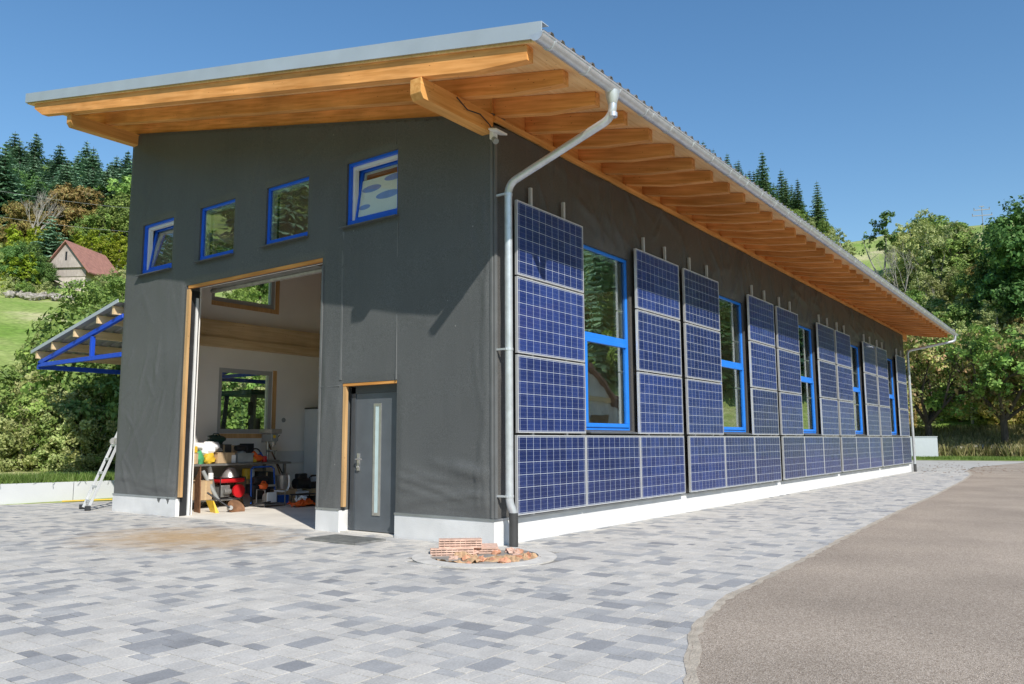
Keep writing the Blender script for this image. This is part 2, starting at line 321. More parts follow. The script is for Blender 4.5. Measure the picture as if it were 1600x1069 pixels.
def grass_ground_mat():
    m,nt,p,N,L=newmat('meadow')
    tc=mk(N,'ShaderNodeTexCoord')
    n=mk(N,'ShaderNodeTexNoise'); n.inputs['Scale'].default_value=.10; n.inputs['Detail'].default_value=10; n.inputs['Roughness'].default_value=.65; L.new(tc.outputs['Object'],n.inputs[0])
    r=mk(N,'ShaderNodeValToRGB'); cr=r.color_ramp; cr.elements.new(.5)
    for i,(q,c) in enumerate([(.33,(.17,.28,.05)),(.5,(.29,.36,.11)),(.62,(.47,.45,.24))]): cr.elements[i].position=q; cr.elements[i].color=c+(1,)
    L.new(n.outputs[0],r.inputs[0])
    n2=mk(N,'ShaderNodeTexNoise'); n2.inputs['Scale'].default_value=2.5; n2.inputs['Detail'].default_value=6; L.new(tc.outputs['Object'],n2.inputs[0])
    mr=mk(N,'ShaderNodeMapRange'); mr.inputs[1].default_value=.3; mr.inputs[2].default_value=.7; mr.inputs[3].default_value=.7; mr.inputs[4].default_value=1.25; L.new(n2.outputs[0],mr.inputs[0])
    mx=mk(N,'ShaderNodeMix',data_type='RGBA',blend_type='MULTIPLY'); mx.inputs[0].default_value=1; L.new(r.outputs[0],mx.inputs[6]); L.new(mr.outputs[0],mx.inputs[7])
    L.new(mx.outputs[2],p.inputs['Base Color']); p.inputs['Roughness'].default_value=.9; p.inputs['Specular IOR Level'].default_value=.1
    b=mk(N,'ShaderNodeBump'); b.inputs['Strength'].default_value=.6; b.inputs['Distance'].default_value=.15; L.new(n2.outputs[0],b.inputs['Height']); L.new(b.outputs[0],p.inputs['Normal'])
    return m

M={}
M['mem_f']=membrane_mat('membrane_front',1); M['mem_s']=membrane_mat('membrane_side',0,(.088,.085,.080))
M['mem_strip']=mat('membrane_strip',(.14,.145,.145),.5,var=.15,scale=3,bump=.3,bscale=9)
M['woodx']=wood('timber_x',(.68,.31,.08),(.90,.48,.16),0)
M['woody']=wood('timber_y',(.58,.235,.05),(.82,.40,.115),1)
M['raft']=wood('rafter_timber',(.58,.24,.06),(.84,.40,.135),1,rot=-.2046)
M['raftbounce']=wood('rafter_bounce_light',(.84,.47,.17),(.94,.60,.27),1,rot=-.2046)  # paler rafter undersides: ground bounce light put into the timber colour
M['woodz']=wood('timber_z',(.62,.36,.15),(.78,.50,.24),2)
M['soffit']=wood('soffit_boards',(.82,.50,.22),(.93,.64,.33),0)
M['palewood']=wood('pale_timber',(.70,.50,.27),(.86,.66,.40),0)
M['sillmetal']=mat('sill_metal',(.16,.17,.18),.45,.4,var=.1)
M['zinc']=mat('zinc_sheet',(.50,.53,.56),.38,.85,var=.12,scale=4,bump=.05,bscale=8)
M['fascia']=mat('fascia_sheet',(.50,.56,.62),.5,.25,var=.06,scale=2)
M['galv']=mat('galvanised_pipe',(.66,.69,.72),.32,.5,var=.12,scale=9)
M['blackpipe']=mat('black_pipe',(.055,.055,.055),.5,var=.2)
M['plinth']=mat('plinth_render',(.74,.74,.73),.9,var=.09,scale=2.5,bump=.25,bscale=90)
M['inner']=mat('interior_plaster',(.90,.88,.84),.9,var=.04,scale=1.2,bump=.1)
M['concrete']=mat('screed',(.72,.68,.61),.85,var=.12,scale=1.4,bump=.15)
M['blue']=mat('blue_frame',(.012,.13,.80),.38,var=.05,spec=.5)
M['bluelight']=mat('blue_painted_window',(.02,.22,.80),.35,var=.05)
M['bluesteel']=mat('blue_steel',(.012,.075,.55),.4,var=.1)
M['whitepvc']=mat('white_frame_edge',(.78,.78,.77),.4,var=.03)
M['greypvc']=mat('grey_frame',(.42,.43,.44),.45,var=.04)
M['glass']=glass_mat('window_glass',(.84,.89,.87),.22)
M['glassside']=glass_mat('side_window_glass',(.84,.89,.87),.36)
M['glassclear']=glass_mat('clear_glass',(.92,.95,.93),.03)
M['cell']=cell_mat('solar_cells')
M['alu']=mat('aluminium',(.66,.67,.68),.42,.45,var=.05)
M['door']=mat('anthracite_door',(.11,.125,.14),.45,var=.12,scale=3)
M['doorframe']=mat('anthracite_frame',(.06,.07,.08),.5,var=.1)
M['steel']=mat('brushed_steel',(.55,.54,.52),.35,.7,var=.1,scale=12)
M['frost']=mat('frosted_glass',(.55,.68,.68),.2,var=.06)
M['dark']=mat('dark_plastic',(.022,.023,.026),.5,var=.3)
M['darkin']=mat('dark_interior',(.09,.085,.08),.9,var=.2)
M['paver']=island_mat('paving_stone',[(.265,.268,.276),(.335,.337,.342),(.41,.408,.40),(.50,.482,.45),(.58,.553,.505)],[0,.07,.22,.38,1],stain=True)
M['joint']=mat('joint_sand',(.27,.255,.23),.95,var=.2,scale=5,bump=.3)
M['asphalt']=asphalt_mat()
M['sand']=mat('sand_edge',(.46,.40,.32),.95,var=.2,scale=8,bump=.5,bscale=60)
M['farconc']=mat('light_yard',(.46,.44,.40),.9,var=.12,scale=.7,bump=.2)
M['meadow']=grass_ground_mat()
M['lowwall']=mat('pale_wall_blocks',(.55,.57,.58),.85,var=.05,scale=1.5,bump=.1)
M['terra']=mat('broken_clay',(.60,.30,.18),.85,var=.35,scale=9,bump=.4)
M['clay']=mat('clay_brick',(.62,.42,.33),.85,var=.25,scale=14,bump=.4)
M['kraft']=mat('brown_paper',(.50,.33,.19),.85,var=.18,scale=5,bump=.4,bscale=12)
M['card']=mat('cardboard',(.52,.37,.22),.85,var=.1,scale=4)
M['soil']=mat('soil',(.13,.09,.055),.95,var=.3,scale=20,bump=.6)
M['red']=mat('red_paint',(.55,.015,.02),.35,var=.1)
M['orange']=mat('orange_plastic',(.80,.13,.02),.45,var=.1)
M['yellow']=mat('yellow_plastic',(.75,.48,.04),.5,var=.1)
M['green']=mat('green_plastic',(.10,.45,.20),.5,var=.1)
M['dgreen']=mat('dark_green_plastic',(.012,.06,.05),.5,var=.2)
M['white']=mat('white_cloth',(.80,.80,.80),.8,var=.05,bump=.3,bscale=12)
M['bplastic']=mat('blue_plastic',(.01,.09,.42),.45,var=.1)
M['greyplastic']=mat('grey_plastic',(.30,.32,.32),.55,var=.12)
M['mesh']=mat('steel_worn',(.33,.33,.32),.45,.6,var=.2,scale=12)
M['rust']=mat('rusty_brown',(.20,.10,.05),.7,var=.3,scale=12)
M['cabinet']=mat('white_cabinet',(.66,.70,.73),.4,var=.03)
M['bark']=mat('bark',(.085,.07,.055),.95,var=.35,scale=12,bump=.6,stretch=(1,1,.25))
M['palebark']=mat('pale_bark',(.36,.33,.29),.9,var=.25,scale=12,bump=.3)
M['barnwood']=wood('barn_boards',(.36,.31,.27),(.52,.46,.42),2,rand=False)
M['roofred']=mat('red_clay_tiles',(.36,.17,.13),.85,var=.2,scale=2.5,bump=.4,bscale=12)
M['stonewall']=mat('field_stone',(.34,.31,.27),.95,var=.35,scale=4,bump=.8,bscale=8)
M['corr']=mat('corrugated_sheet',(.34,.36,.37),.45,.55,var=.12,scale=2)
M['ringconc']=mat('ring_concrete',(.56,.54,.50),.9,var=.16,scale=6,bump=.3)
M['paleboard']=wood('pale_boards',(.68,.65,.60),(.88,.85,.80),2,rand=False)
M['barnbase']=mat('old_plaster',(.55,.48,.43),.9,var=.2,scale=2)
# foliage
LF={}
LF['spruce']=leaf_mat('spruce_needles',[(.09,.17,.095),(.155,.27,.155),(.25,.38,.23)],.1)
LF['spruce_dk']=leaf_mat('dark_spruce_needles',[(.07,.135,.06),(.115,.205,.09),(.18,.28,.12)],.1)
LF['green']=leaf_mat('green_leaves',[(.13,.22,.045),(.22,.34,.075),(.35,.46,.12)],.25)
LF['dkgreen']=leaf_mat('dark_green_leaves',[(.075,.155,.035),(.12,.225,.055),(.19,.32,.085)],.2)
LF['yellow']=leaf_mat('yellow_green_leaves',[(.17,.24,.015),(.30,.37,.025),(.42,.47,.05)],.3)
LF['olive']=leaf_mat('olive_leaves',[(.25,.31,.10),(.40,.45,.16),(.54,.56,.25)],.25)
LF['brown']=leaf_mat('brown_autumn_leaves',[(.24,.18,.06),(.36,.25,.08),(.34,.34,.10)],.2)
LF['fruit']=leaf_mat('fruit_tree_leaves',[(.16,.23,.06),(.30,.38,.09),(.42,.46,.15),(.55,.50,.22),(.60,.38,.20)],.25)
LF['grass']=leaf_mat('grass_blades',[(.09,.17,.03),(.15,.26,.05),(.24,.32,.09)],.3)
LF['drygrass']=leaf_mat('dry_grass_blades',[(.26,.28,.09),(.42,.38,.17),(.55,.46,.26)],.3)

# ------------------------------------------------------------------ camera
CAM=Vector((-7.8176,-6.0066,1.2732)); YAW,PIT,ROL=.631894,.123165,-.004588
Fv=Vector((cos(YAW)*cos(PIT),sin(YAW)*cos(PIT),sin(PIT))); Rv=Vector((sin(YAW),-cos(YAW),0)); Uv=Rv.cross(Fv)
R2=Rv*cos(ROL)+Uv*sin(ROL); U2=-Rv*sin(ROL)+Uv*cos(ROL)
cd=bpy.data.cameras.new('camera'); cam=bpy.data.objects.new('camera',cd); COL.objects.link(cam); scene.camera=cam
cd.sensor_width=36; cd.lens=36*1242.77/1600; cd.clip_end=3000; cd.clip_start=.05
mw=Matrix((R2,U2,-Fv)).transposed().to_4x4(); mw.translation=CAM; cam.matrix_world=mw

# ------------------------------------------------------------------ light
SUND=Vector((1.4,2.51,-2.41)).normalized()       # travel direction
sd=bpy.data.lights.new('sun','SUN'); sd.energy=5.0; sd.angle=radians(.5); sd.color=(1,.95,.87)
so=bpy.data.objects.new('sun',sd); COL.objects.link(so); so.rotation_euler=SUND.to_track_quat('-Z','Y').to_euler()
w=bpy.data.worlds.new('World'); scene.world=w; w.use_nodes=True; wn=w.node_tree.nodes; wl=w.node_tree.links
sky=wn.new('ShaderNodeTexSky'); sky.sky_type='NISHITA'; sky.sun_disc=False
sky.sun_elevation=math.asin(-SUND.z); sky.sun_rotation=atan2(-SUND.x,-SUND.y); sky.air_density=1.3; sky.dust_density=.4; sky.ozone_density=3.0; sky.altitude=400
hsv=wn.new('ShaderNodeHueSaturation'); hsv.inputs['Saturation'].default_value=1.2; wl.new(sky.outputs[0],hsv.inputs['Color']); wl.new(hsv.outputs[0],wn['Background'].inputs[0]); wn['Background'].inputs[1].default_value=.145
scene.view_settings.view_transform='Standard'; scene.view_settings.look='None'; scene.view_settings.exposure=0
scene.render.engine='CYCLES'
try:
    scene.cycles.max_bounces=12; scene.cycles.diffuse_bounces=8; scene.cycles.transparent_max_bounces=16; scene.cycles.use_denoising=True
except Exception: pass

# ------------------------------------------------------------------ terrain
PROF=[ # azimuth (deg), [(r,h)...]
 (-180,[(0,0),(40,0),(70,4),(160,40),(240,62),(320,70)]),
 (-120,[(0,0),(60,0),(100,4),(200,30),(300,45),(360,50)]),
 (-60,[(0,0),(45,0),(70,5),(130,30),(220,62),(320,75)]),
 (-10,[(0,0),(62,0),(75,3),(120,24),(200,52),(320,70)]),
 (3,[(0,0),(58,0),(63,1.3),(72,2.0),(85,7),(115,22),(170,41),(190,42),(320,44)]),
 (8,[(0,0),(58,0),(63,1.3),(72,2.0),(85,7),(115,20),(170,40.5),(190,41),(320,44)]),
 (12,[(0,0),(58,0),(63,1.3),(72,2.0),(85,6),(115,20),(170,40.5),(190,41),(320,42)]),
 (16,[(0,0),(58,0),(63,1.3),(72,2),(90,8),(130,30),(200,50),(240,53),(320,50)]),
 (22,[(0,0),(58,0),(63,1.3),(90,8),(130,30),(210,64),(240,66),(320,66)]),
 (35,[(0,0),(60,0),(80,3),(120,20),(200,62),(240,64),(320,66)]),
 (50,[(0,0),(40,0),(60,3),(100,20),(200,58),(240,60),(320,62)]),
 (57,[(0,0),(19,-.02),(24,.5),(35,1.5),(50,4.5),(95,17.5),(115,24),(180,46),(230,60),(320,66)]),
 (63,[(0,0),(19,-.02),(24,.5),(35,1.5),(50,4.5),(95,17.5),(115,24),(180,46),(230,58),(320,64)]),
 (70,[(0,0),(19,-.02),(24,.5),(35,1.5),(50,4.5),(95,17.0),(115,24),(180,46),(230,61),(320,66)]),
 (90,[(0,0),(22,-.02),(28,.5),(45,4),(95,22),(115,30),(200,66),(320,80)]),
 (130,[(0,0),(26,0),(40,2),(60,9),(95,28),(130,44),(200,66),(320,80)]),
 (180,[(0,0),(40,0),(70,4),(160,40),(240,62),(320,70)]),
]
def lerp_prof(p,r):
    for (r0,h0),(r1,h1) in zip(p,p[1:]):
        if r<=r1:
            t=(r-r0)/(r1-r0); return h0+(h1-h0)*t
    return p[-1][1]
def bumpy(x,y,r):
    k=min(1,max(0,(r-75)/80))
    return k*(1.6*sin(x*.045+1)*cos(y*.05)+.9*sin(x*.11+y*.09)+.5*sin(x*.23-y*.19))
def terr(x,y):
    dx,dy=x-CAM.x,y-CAM.y; r=sqrt(dx*dx+dy*dy); az=math.degrees(atan2(dy,dx))
    for (a0,p0),(a1,p1) in zip(PROF,PROF[1:]):
        if az<=a1:
            t=(az-a0)/(a1-a0); t=t*t*(3-2*t); h=lerp_prof(p0,r)*(1-t)+lerp_prof(p1,r)*t; return h+bumpy(x,y,r)
    return 0
def polar(az,r):
    a=radians(az); x=CAM.x+r*cos(a); y=CAM.y+r*sin(a); return x,y,terr(x,y)
def az_px(px): return math.degrees(YAW-math.atan((px-800)/1243))
def at(px,r):   # point on the ground seen in photo column px at ground distance r
    return polar(az_px(px),r)
tb=MB(); rs=[0.5,4,8,12,16,19,20.5,22,24,27,31,36,42,50,58,60.5,63,68,72,78,85,92,100,108,116,125,135,145,155,165,175,185,195,205,215,225,235,250,270,300,340,420,600,1200]
NA=240
tv=[]
for r in rs:
    for k in range(NA):
        x,y,z=polar(-180+360*k/NA,r); tv.append((x,y,z-.06))
tf=[]
for i in range(len(rs)-1):
    for k in range(NA):
        a=i*NA+k;b=i*NA+(k+1)%NA; tf.append((a,a+NA,b+NA,b))
tf.append(tuple(range(NA)))
tb.add(tv,tf); o=tb.build('ground',M['meadow'],smooth=True); tag(o,kind='structure')

# paved yard : individual stones, one mesh
def road_edge(x):    # y of the boundary between paving and asphalt
    P=[(-12,-7.5),(-8,-6.1),(-5.5,-5.1),(-3.77,-4.15),(-2.6,-3.66),(-1.39,-3.43),(.98,-3.33),(3.4,-3.2),(7.6,-3.02),(12,-2.9),(20,-2.55),(25,-2.2),(29,-1.6)]
    def lin(x):
        for (a,b),(c,d) in zip(P,P[1:]):
            if x<=c: return b+(d-b)*(x-a)/(c-a)
        return P[-1][1]
    return (lin(x-.12)+lin(x)+lin(x+.12))/3
def wall_line(x): return 12.28-.24*x
rnd=random.Random(3); qs=[]
def paver(x0,x1,y0,y1):
    g=.002; b=.002; h=rnd.uniform(-.0015,.0015)
    x0+=g;x1-=g;y0+=g;y1-=g
    zt=.0+h; zb=-.012
    A=[(x0,y0,zb),(x1,y0,zb),(x1,y1,zb),(x0,y1,zb)]; B=[(x0+b,y0+b,zt),(x1-b,y0+b,zt),(x1-b,y1-b,zt),(x0+b,y1-b,zt)]
    i=len(pv); pv.extend(A+B); pf.extend([(i+4,i+5,i+6,i+7),(i,i+1,i+5,i+4),(i+1,i+2,i+6,i+5),(i+2,i+3,i+7,i+6),(i+3,i,i+4,i+7)])
pv=[];pf=[]
pit=(-.72,-.42); u_=.09; X0,Y0=-9.5,-6.6; NX,NY=428,226
occ=np.zeros((NX,NY),bool)
SZ=[(2,2)]*7+[(3,2)]*4+[(2,1)]*2+[(2,3)]*2+[(1,2)]*2+[(1,1)]
for j in range(NY):
    for i in range(NX):
        if occ[i,j]: continue
        for t in range(7):
            w_,h_=rnd.choice(SZ) if t<6 else (1,1)
            if i+w_<=NX and j+h_<=NY and not occ[i:i+w_,j:j+h_].any(): break
        else: w_,h_=1,1
        occ[i:i+w_,j:j+h_]=True
        x=X0+i*u_; y=Y0+j*u_; l=w_*u_; rh=h_*u_
        xm,ym=x+l/2,y+rh/2
        ok= y+rh>road_edge(xm)-.25 and ym<wall_line(xm)-.02 and xm<29
        if xm>-.02 and ym>-.02 and xm<26.8 and ym<9.05: ok=False
        if ok and (xm-pit[0])**2+(ym-pit[1])**2<.80**2: ok=False
        if ok: paver(x,x+l,y,y+rh)
mb=MB(); mb.v=pv; mb.f=pf; tag(mb.build('paving',M['paver']),kind='structure')
# joint bed under the stones
poly=[(-11,road_edge(-11),-.008)]+[(x,road_edge(x),-.008) for x in (-8,-5.5,-3.77,-2.6,-1.39,.98,3.4,7.6,12,20,25,29)]+[(29,10,-.008),(9,wall_line(9),-.008),(-11,wall_line(-11),-.008)]
tag(MB().add(poly,[tuple(range(len(poly)))]).build('paving_bed',M['joint']),kind='structure')
# asphalt road with ragged edge
rnd=random.Random(5); edge=[]
x=-12.
while x<29: edge.append((x,road_edge(x)+rnd.uniform(-.012,.012)-.03,0.004)); x+=.12
edge+=[(33,-1.5,.004),(38,-2.2,.004),(46,-3.4,.004),(60,-5.5,.004)]
rp=edge+[(60,-30,.004),(-12,-30,.004)]
tag(MB().add(rp,[tuple(range(len(rp)))]).build('road',M['asphalt']),kind='structure')
sb=[];  # sand strip
for (x,y,z) in edge[:-4]: sb.append((x,y+.022+rnd.uniform(0,.012),.0028))
for (x,y,z) in reversed(edge[:-4]): sb.append((x,y-.03-rnd.uniform(0,.04),.0062))
n=len(sb)//2
tag(MB().add(sb,[(i,i+1,2*n-2-i,2*n-1-i)[::-1] for i in range(n-1)]).build('sand_strip',M['sand']),kind='structure')
fy=[(29,-1.62,-.004),(33,-1.4,-.004),(38,-2.1,-.004),(60,-5.4,-.004),(60,18,-.004),(29,18,-.004)]
tag(MB().add(fy,[tuple(range(len(fy)))]).build('yard',M['farconc']),kind='structure')

# ------------------------------------------------------------------ main building
L=26.75; W=9.0
B=thing('workshop_hall','long dark grey workshop hall with timber eaves and solar panels along its side','building')
def rtop(y): return 5.90+.2075*y
def rbot(y): return 5.46+.2075*y
T=.26
def wall_cells(mb,axis,lo,hi,u0,u1,zbot,ztop,holes):
    """wall slab between lo..hi on the other axis, along u, ztop(u) callable; holes [(u0,u1,z0,z1)]"""
    us=sorted({u0,u1,*[h[0] for h in holes],*[h[1] for h in holes]})
    for a,b in zip(us,us[1:]):
        segs=[(zbot,None)]
        hs=sorted([h for h in holes if h[0]<=a+1e-6 and h[1]>=b-1e-6],key=lambda h:h[2])
        z=zbot; out=[]
        for h in hs:
            if h[2]>z+1e-6: out.append((z,h[2],h[2]))
            z=h[3]
        out.append((z,ztop(a),ztop(b)))
        for (z0,za,zb) in out:
            if axis=='y': # wall across x, u = y
                mb.hexa([(lo,a,z0),(hi,a,z0),(hi,b,z0),(lo,b,z0)],[(lo,a,za),(hi,a,za),(hi,b,zb),(lo,b,zb)])
            else:
                mb.hexa([(a,lo,z0),(b,lo,z0),(b,hi,z0),(a,hi,z0)],[(a,lo,za),(b,lo,zb),(b,hi,zb),(a,hi,za)])
FW=[(1.70,2.75),(3.62,4.67),(5.53,6.55),(7.40,8.45)]       # front window y ranges
ZF=(4.43,5.39)
G=(3.25,6.88,4.03)      # garage opening y0,y1,top
D=(1.66,2.75,2.10)
m=MB(); wall_cells(m,'y',0,T,0,W,.31,lambda y:rbot(y)+.02,[(a,b,*ZF) for a,b in FW]+[(G[0],G[1],0,G[2]),(D[0],D[1],0,D[2])])
# remove dup bottom cells handled by z start (openings start at 0 -> z stays)
m.build('front_wall',M['mem_f'],B)
SW=[(2.2+5.22*k,3.62+5.22*k,1.42,4.2) for k in range(5)]
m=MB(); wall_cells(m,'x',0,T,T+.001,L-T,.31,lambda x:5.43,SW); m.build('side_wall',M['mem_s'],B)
NW=[(1.95,3.3,1.45,2.82),(1.7,3.3,4.22,5.5)]
m=MB(); wall_cells(m,'x',W-T,W,T+.001,L-T,0,lambda x:7.3,NW); m.build('rear_wall',M['inner'],B)
m=MB(); wall_cells(m,'y',L-T,L,0,W,.31,lambda y:rbot(y)+.02,[]); m.build('far_wall',M['mem_f'],B)
# loose membrane skin with real folds
def folds_height(U,Z,folds,seed,low=.004):
    rr=np.random.default_rng(seed); H=np.zeros_like(U)
    for _ in range(5):
        k=rr.uniform(.8,2.6,2); p=rr.uniform(0,6,2); H+=low*np.sin(U*k[0]+p[0])*np.sin(Z*k[1]+p[1])
    for (u,z,ang,Lf,w,amp) in folds:
        bend=.25*np.sin((Z-z)*2.0+u)*(Z-z)
        c,s_=cos(ang),sin(ang); a_=(U-u+bend*.3)*c+(Z-z)*s_; b_=-(U-u+bend*.3)*s_+(Z-z)*c
        H+=amp*np.exp(-(b_/w)**2)*np.exp(-(a_/Lf)**4)
    return H
def skin(name,axis,us,zs,holes,folds,seed,top,mt):
    us=np.array(sorted({round(v,4) for v in list(us)+[h[0] for h in holes]+[h[1] for h in holes]})); zs=np.array(sorted({round(v,4) for v in list(zs)+[h[2] for h in holes]+[h[3] for h in holes]}))
    U,Z=np.meshgrid(us,zs,indexing='ij'); H=.012+np.clip(folds_height(U,Z,folds,seed)+.008,0,.06)
    # held flat along edges and openings
    d=np.minimum(U-us[0],us[-1]-U); d=np.minimum(d,Z-zs[0])
    for (a,b,p,q) in holes:
        dx=np.maximum(np.maximum(a-U,U-b),0); dz=np.maximum(np.maximum(p-Z,Z-q),0); d=np.minimum(d,np.hypot(dx,dz))
    H=.004+(H-.004)*np.clip(d/.10,0,1)
    nU,nZ=len(us),len(zs)
    if axis=='y': V=np.stack([-H,U,Z],-1)
    else: V=np.stack([U,-H,Z],-1)
    F=[]
    for i in range(nU-1):
        um=(us[i]+us[i+1])/2
        for j in range(nZ-1):
            zm=(zs[j]+zs[j+1])/2
            if zm>top(um) or any(h[0]<um<h[1] and h[2]<zm<h[3] for h in holes): continue
            a=i*nZ+j; q=(a,a+nZ,a+nZ+1,a+1); F.append(q if axis=='x' else q[::-1])
    m=MB(); m.v=[tuple(v) for v in V.reshape(-1,3)]; m.f=F
    o=m.build(name,mt,B); o.data.polygons.foreach_set('use_smooth',[True]*len(o.data.polygons)); return o
rf=random.Random(77); ff=[]
for i in range(26): ff.append((rf.uniform(6.95,8.9),rf.uniform(.4,2.9),rf.choice([1.9,2.3,1.2,.9])+rf.uniform(-.3,.3),rf.uniform(.15,.45),rf.uniform(.02,.045),rf.uniform(.006,.018)))
for i in range(14): ff.append((rf.uniform(7.0,8.9),rf.uniform(.38,.75),rf.uniform(-.2,.3),rf.uniform(.2,.5),rf.uniform(.02,.04),rf.uniform(.006,.018)))
for i in range(22): ff.append((rf.uniform(.05,1.6),rf.uniform(.38,.95),rf.uniform(-.25,.25),rf.uniform(.2,.6),rf.uniform(.02,.05),rf.uniform(.006,.018)))
for i in range(14): ff.append((rf.uniform(.03,.25),rf.uniform(.4,4.5),pi/2+rf.uniform(-.25,.25),rf.uniform(.2,.7),rf.uniform(.015,.03),rf.uniform(.006,.018)))
for i in range(22): ff.append((rf.uniform(2.8,3.2),rf.uniform(.4,2.4),pi/2+rf.uniform(-.5,.5),rf.uniform(.1,.4),rf.uniform(.015,.03),rf.uniform(.003,.01)))
for i in range(30): ff.append((rf.uniform(.2,8.8),rf.uniform(2.2,6.5),rf.uniform(0,3),rf.uniform(.3,1.0),rf.uniform(.03,.08),rf.uniform(.002,.006)))
skin('membrane_skin','y',np.arange(0,9.001,.04),np.arange(.33,7.4,.04),[(a,b,*ZF) for a,b in FW]+[(G[0],G[1],0,G[2]),(D[0],D[1],0,D[2])],ff,5,lambda u:rbot(u)-.03,M['mem_f'])
fs_=[]
for k in range(130):
    u=rf.uniform(.3,26.5); fs_.append((u,rf.uniform(4.35,5.25),pi/2+rf.uniform(-.75,.75),rf.uniform(.15,.5),rf.uniform(.025,.05),rf.uniform(.014,.036)))
for k in range(30):
    u=rf.uniform(.3,26.5); fs_.append((u,rf.uniform(4.3,5.3),rf.uniform(-.5,.5),rf.uniform(.3,.9),rf.uniform(.05,.09),rf.uniform(.012,.03)))
for k in range(16): fs_.append((rf.uniform(.05,.28),rf.uniform(.4,4.5),pi/2+rf.uniform(-.5,.5),rf.uniform(.1,.5),rf.uniform(.015,.03),rf.uniform(.006,.018)))
for k in range(40): fs_.append((rf.uniform(2,26),rf.uniform(1.5,4.2),pi/2+rf.uniform(-.5,.5),rf.uniform(.2,.6),rf.uniform(.02,.05),rf.uniform(.006,.018)))
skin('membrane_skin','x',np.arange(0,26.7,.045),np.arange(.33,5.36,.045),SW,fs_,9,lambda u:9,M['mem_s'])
# sloping laps and seams of the membrane (thin strips standing 3 mm proud)
m=MB()
def strip_f(y0,y1,z0,z1,t=.004): m.box(-t,.0,y0,y1,z0,z1)
for (y0,y1,z0,z1) in ((1.655,1.675,2.105,4.3),(2.76,2.80,2.15,4.35),(3.205,3.245,.33,3.9),(.0,.035,.33,5.3),(2.80,3.20,2.06,2.075),(1.72,1.735,5.45,5.75)):
    m=MB(); m.box(-.026,-.002,y0,y1,z0,z1); m.build('membrane_lap',M['mem_strip'],B,bevel=.003)
MB().box(0.0,.05,-.026,0,.33,5.3).build('membrane_lap',M['mem_strip'],B,bevel=.003)
# loose membrane flap on the left reveal of the gate
m=MB(); m.add([(-.002,6.93,.33),(-.03,6.86,.5),(-.02,6.88,4.0),(.0,6.95,4.05),(-.04,6.90,.4)],[(0,1,2,3),(0,4,1)]); m.build('membrane_flap',M['mem_strip'],B)
# plinth
m=MB()
for a,b in ((0,D[0]),(D[1],G[0]),(G[1],W)): m.box(-.022,T,a-(.022 if a==0 else 0),b,-.15,.30)
m.box(T,L,-.022,T,-.15,.30); m.box(L-T,L+.02,T,W,-.15,.3)
m.build('plinth',M['plinth'],B,bevel=.004)
m=MB()
for a,b in ((-.03,D[0]),(D[1],G[0]),(G[1],W)): m.box(-.032,.004,a,b,.30,.325)
m.box(-.03,L,-.032,.004,.3005,.3245)
m.build('drip_edge',M['zinc'],B)
# interior faces: plaster lining, added partition, floor, beam
m=MB(); wall_cells(m,'y',T,T+.03,T,W-T,0,lambda y:rbot(y),[(a,b,*ZF) for a,b in FW]+[(G[0],G[1],0,G[2]),(D[0],D[1],0,D[2])])
wall_cells(m,'x',T,T+.03,T+.03,L-T,0,lambda x:5.4,SW)
m.build('inner_lining',M['inner'],B)
m=MB(); m.hexa([(12,T+.03,0),(12.15,T+.03,0),(12.15,W-T,0),(12,W-T,0)],[(12,T+.03,rbot(.3)),(12.15,T+.03,rbot(.3)),(12.15,W-T,rbot(8.7)),(12,W-T,rbot(8.7))]); m.build('light_stop_partition',M['inner'],B)  # unseen cross wall, added so the far windows don't light the front room
m=MB(); m.box(T-.1,L-T,T,W-T,-.1,.006); m.box(-.02,T-.1,G[0],G[1],-.1,.004); m.box(0,T,D[0],D[1],-.1,.02); m.build('floor',M['concrete'],B)
m=MB(); m.box(T,12,W-T-.16,W-T,3.42,3.78); m.box(T,12,W-T-.20,W-T,3.24,3.42); m.build('ledger_beam',M['palewood'],B)
m=MB(); m.box(3.4,7.2,W-T-.05,W-T,.80,1.06); m.box(3.4,7.2,W-T-.06,W-T-.05,.83,.86); m.build('cable_duct',M['cabinet'],B)
m=MB(); m.lathe([(.05,0),(.05,.02),(.035,.03)],n=14,M=Matrix.Translation((3.62,W-T-.0,1.75))@Matrix.Rotation(pi/2,4,'X')); m.build('wall_socket',M['greyplastic'],B)
# loft slab seen dark behind upper windows
m=MB(); m.box(5.5,12,.3,W-T,4.0,4.12); m.build('loft_floor',M['palewood'],B)
# rear windows (clear)
def rect_frame(mb,axis,c,t,u0,u1,z0,z1,w):
    """frame ring of width w, thickness t starting at coordinate c on the normal axis"""
    segs=[(u0,u1,z0,z0+w),(u0,u1,z1-w,z1),(u0,u0+w,z0+w,z1-w),(u1-w,u1,z0+w,z1-w)]
    for a,b,p,q in segs:
        if axis=='x': mb.box(c,c+t,a,b,p,q)
        else: mb.box(a,b,c,c+t,p,q)
    return mb
for (a,b,p,q) in NW:
    fr=rect_frame(MB(),'y',W-T+.02,.07,a+.0,b,p,q,.09).build('window',M['greypvc'],B,bevel=.004)
    MB().box(a+.09,b-.09,W-T+.05,W-T+.056,p+.09,q-.09).build('pane',M['glassclear'],fr)
    mm=MB(); mm.box(b,b+.10,W-T-.012,W-T,p-.1,q+.02); mm.box(a,b,W-T-.012,W-T,p-.1,p-.005); mm.build('lining_board',M['rust'] if False else M['woodz'],fr)
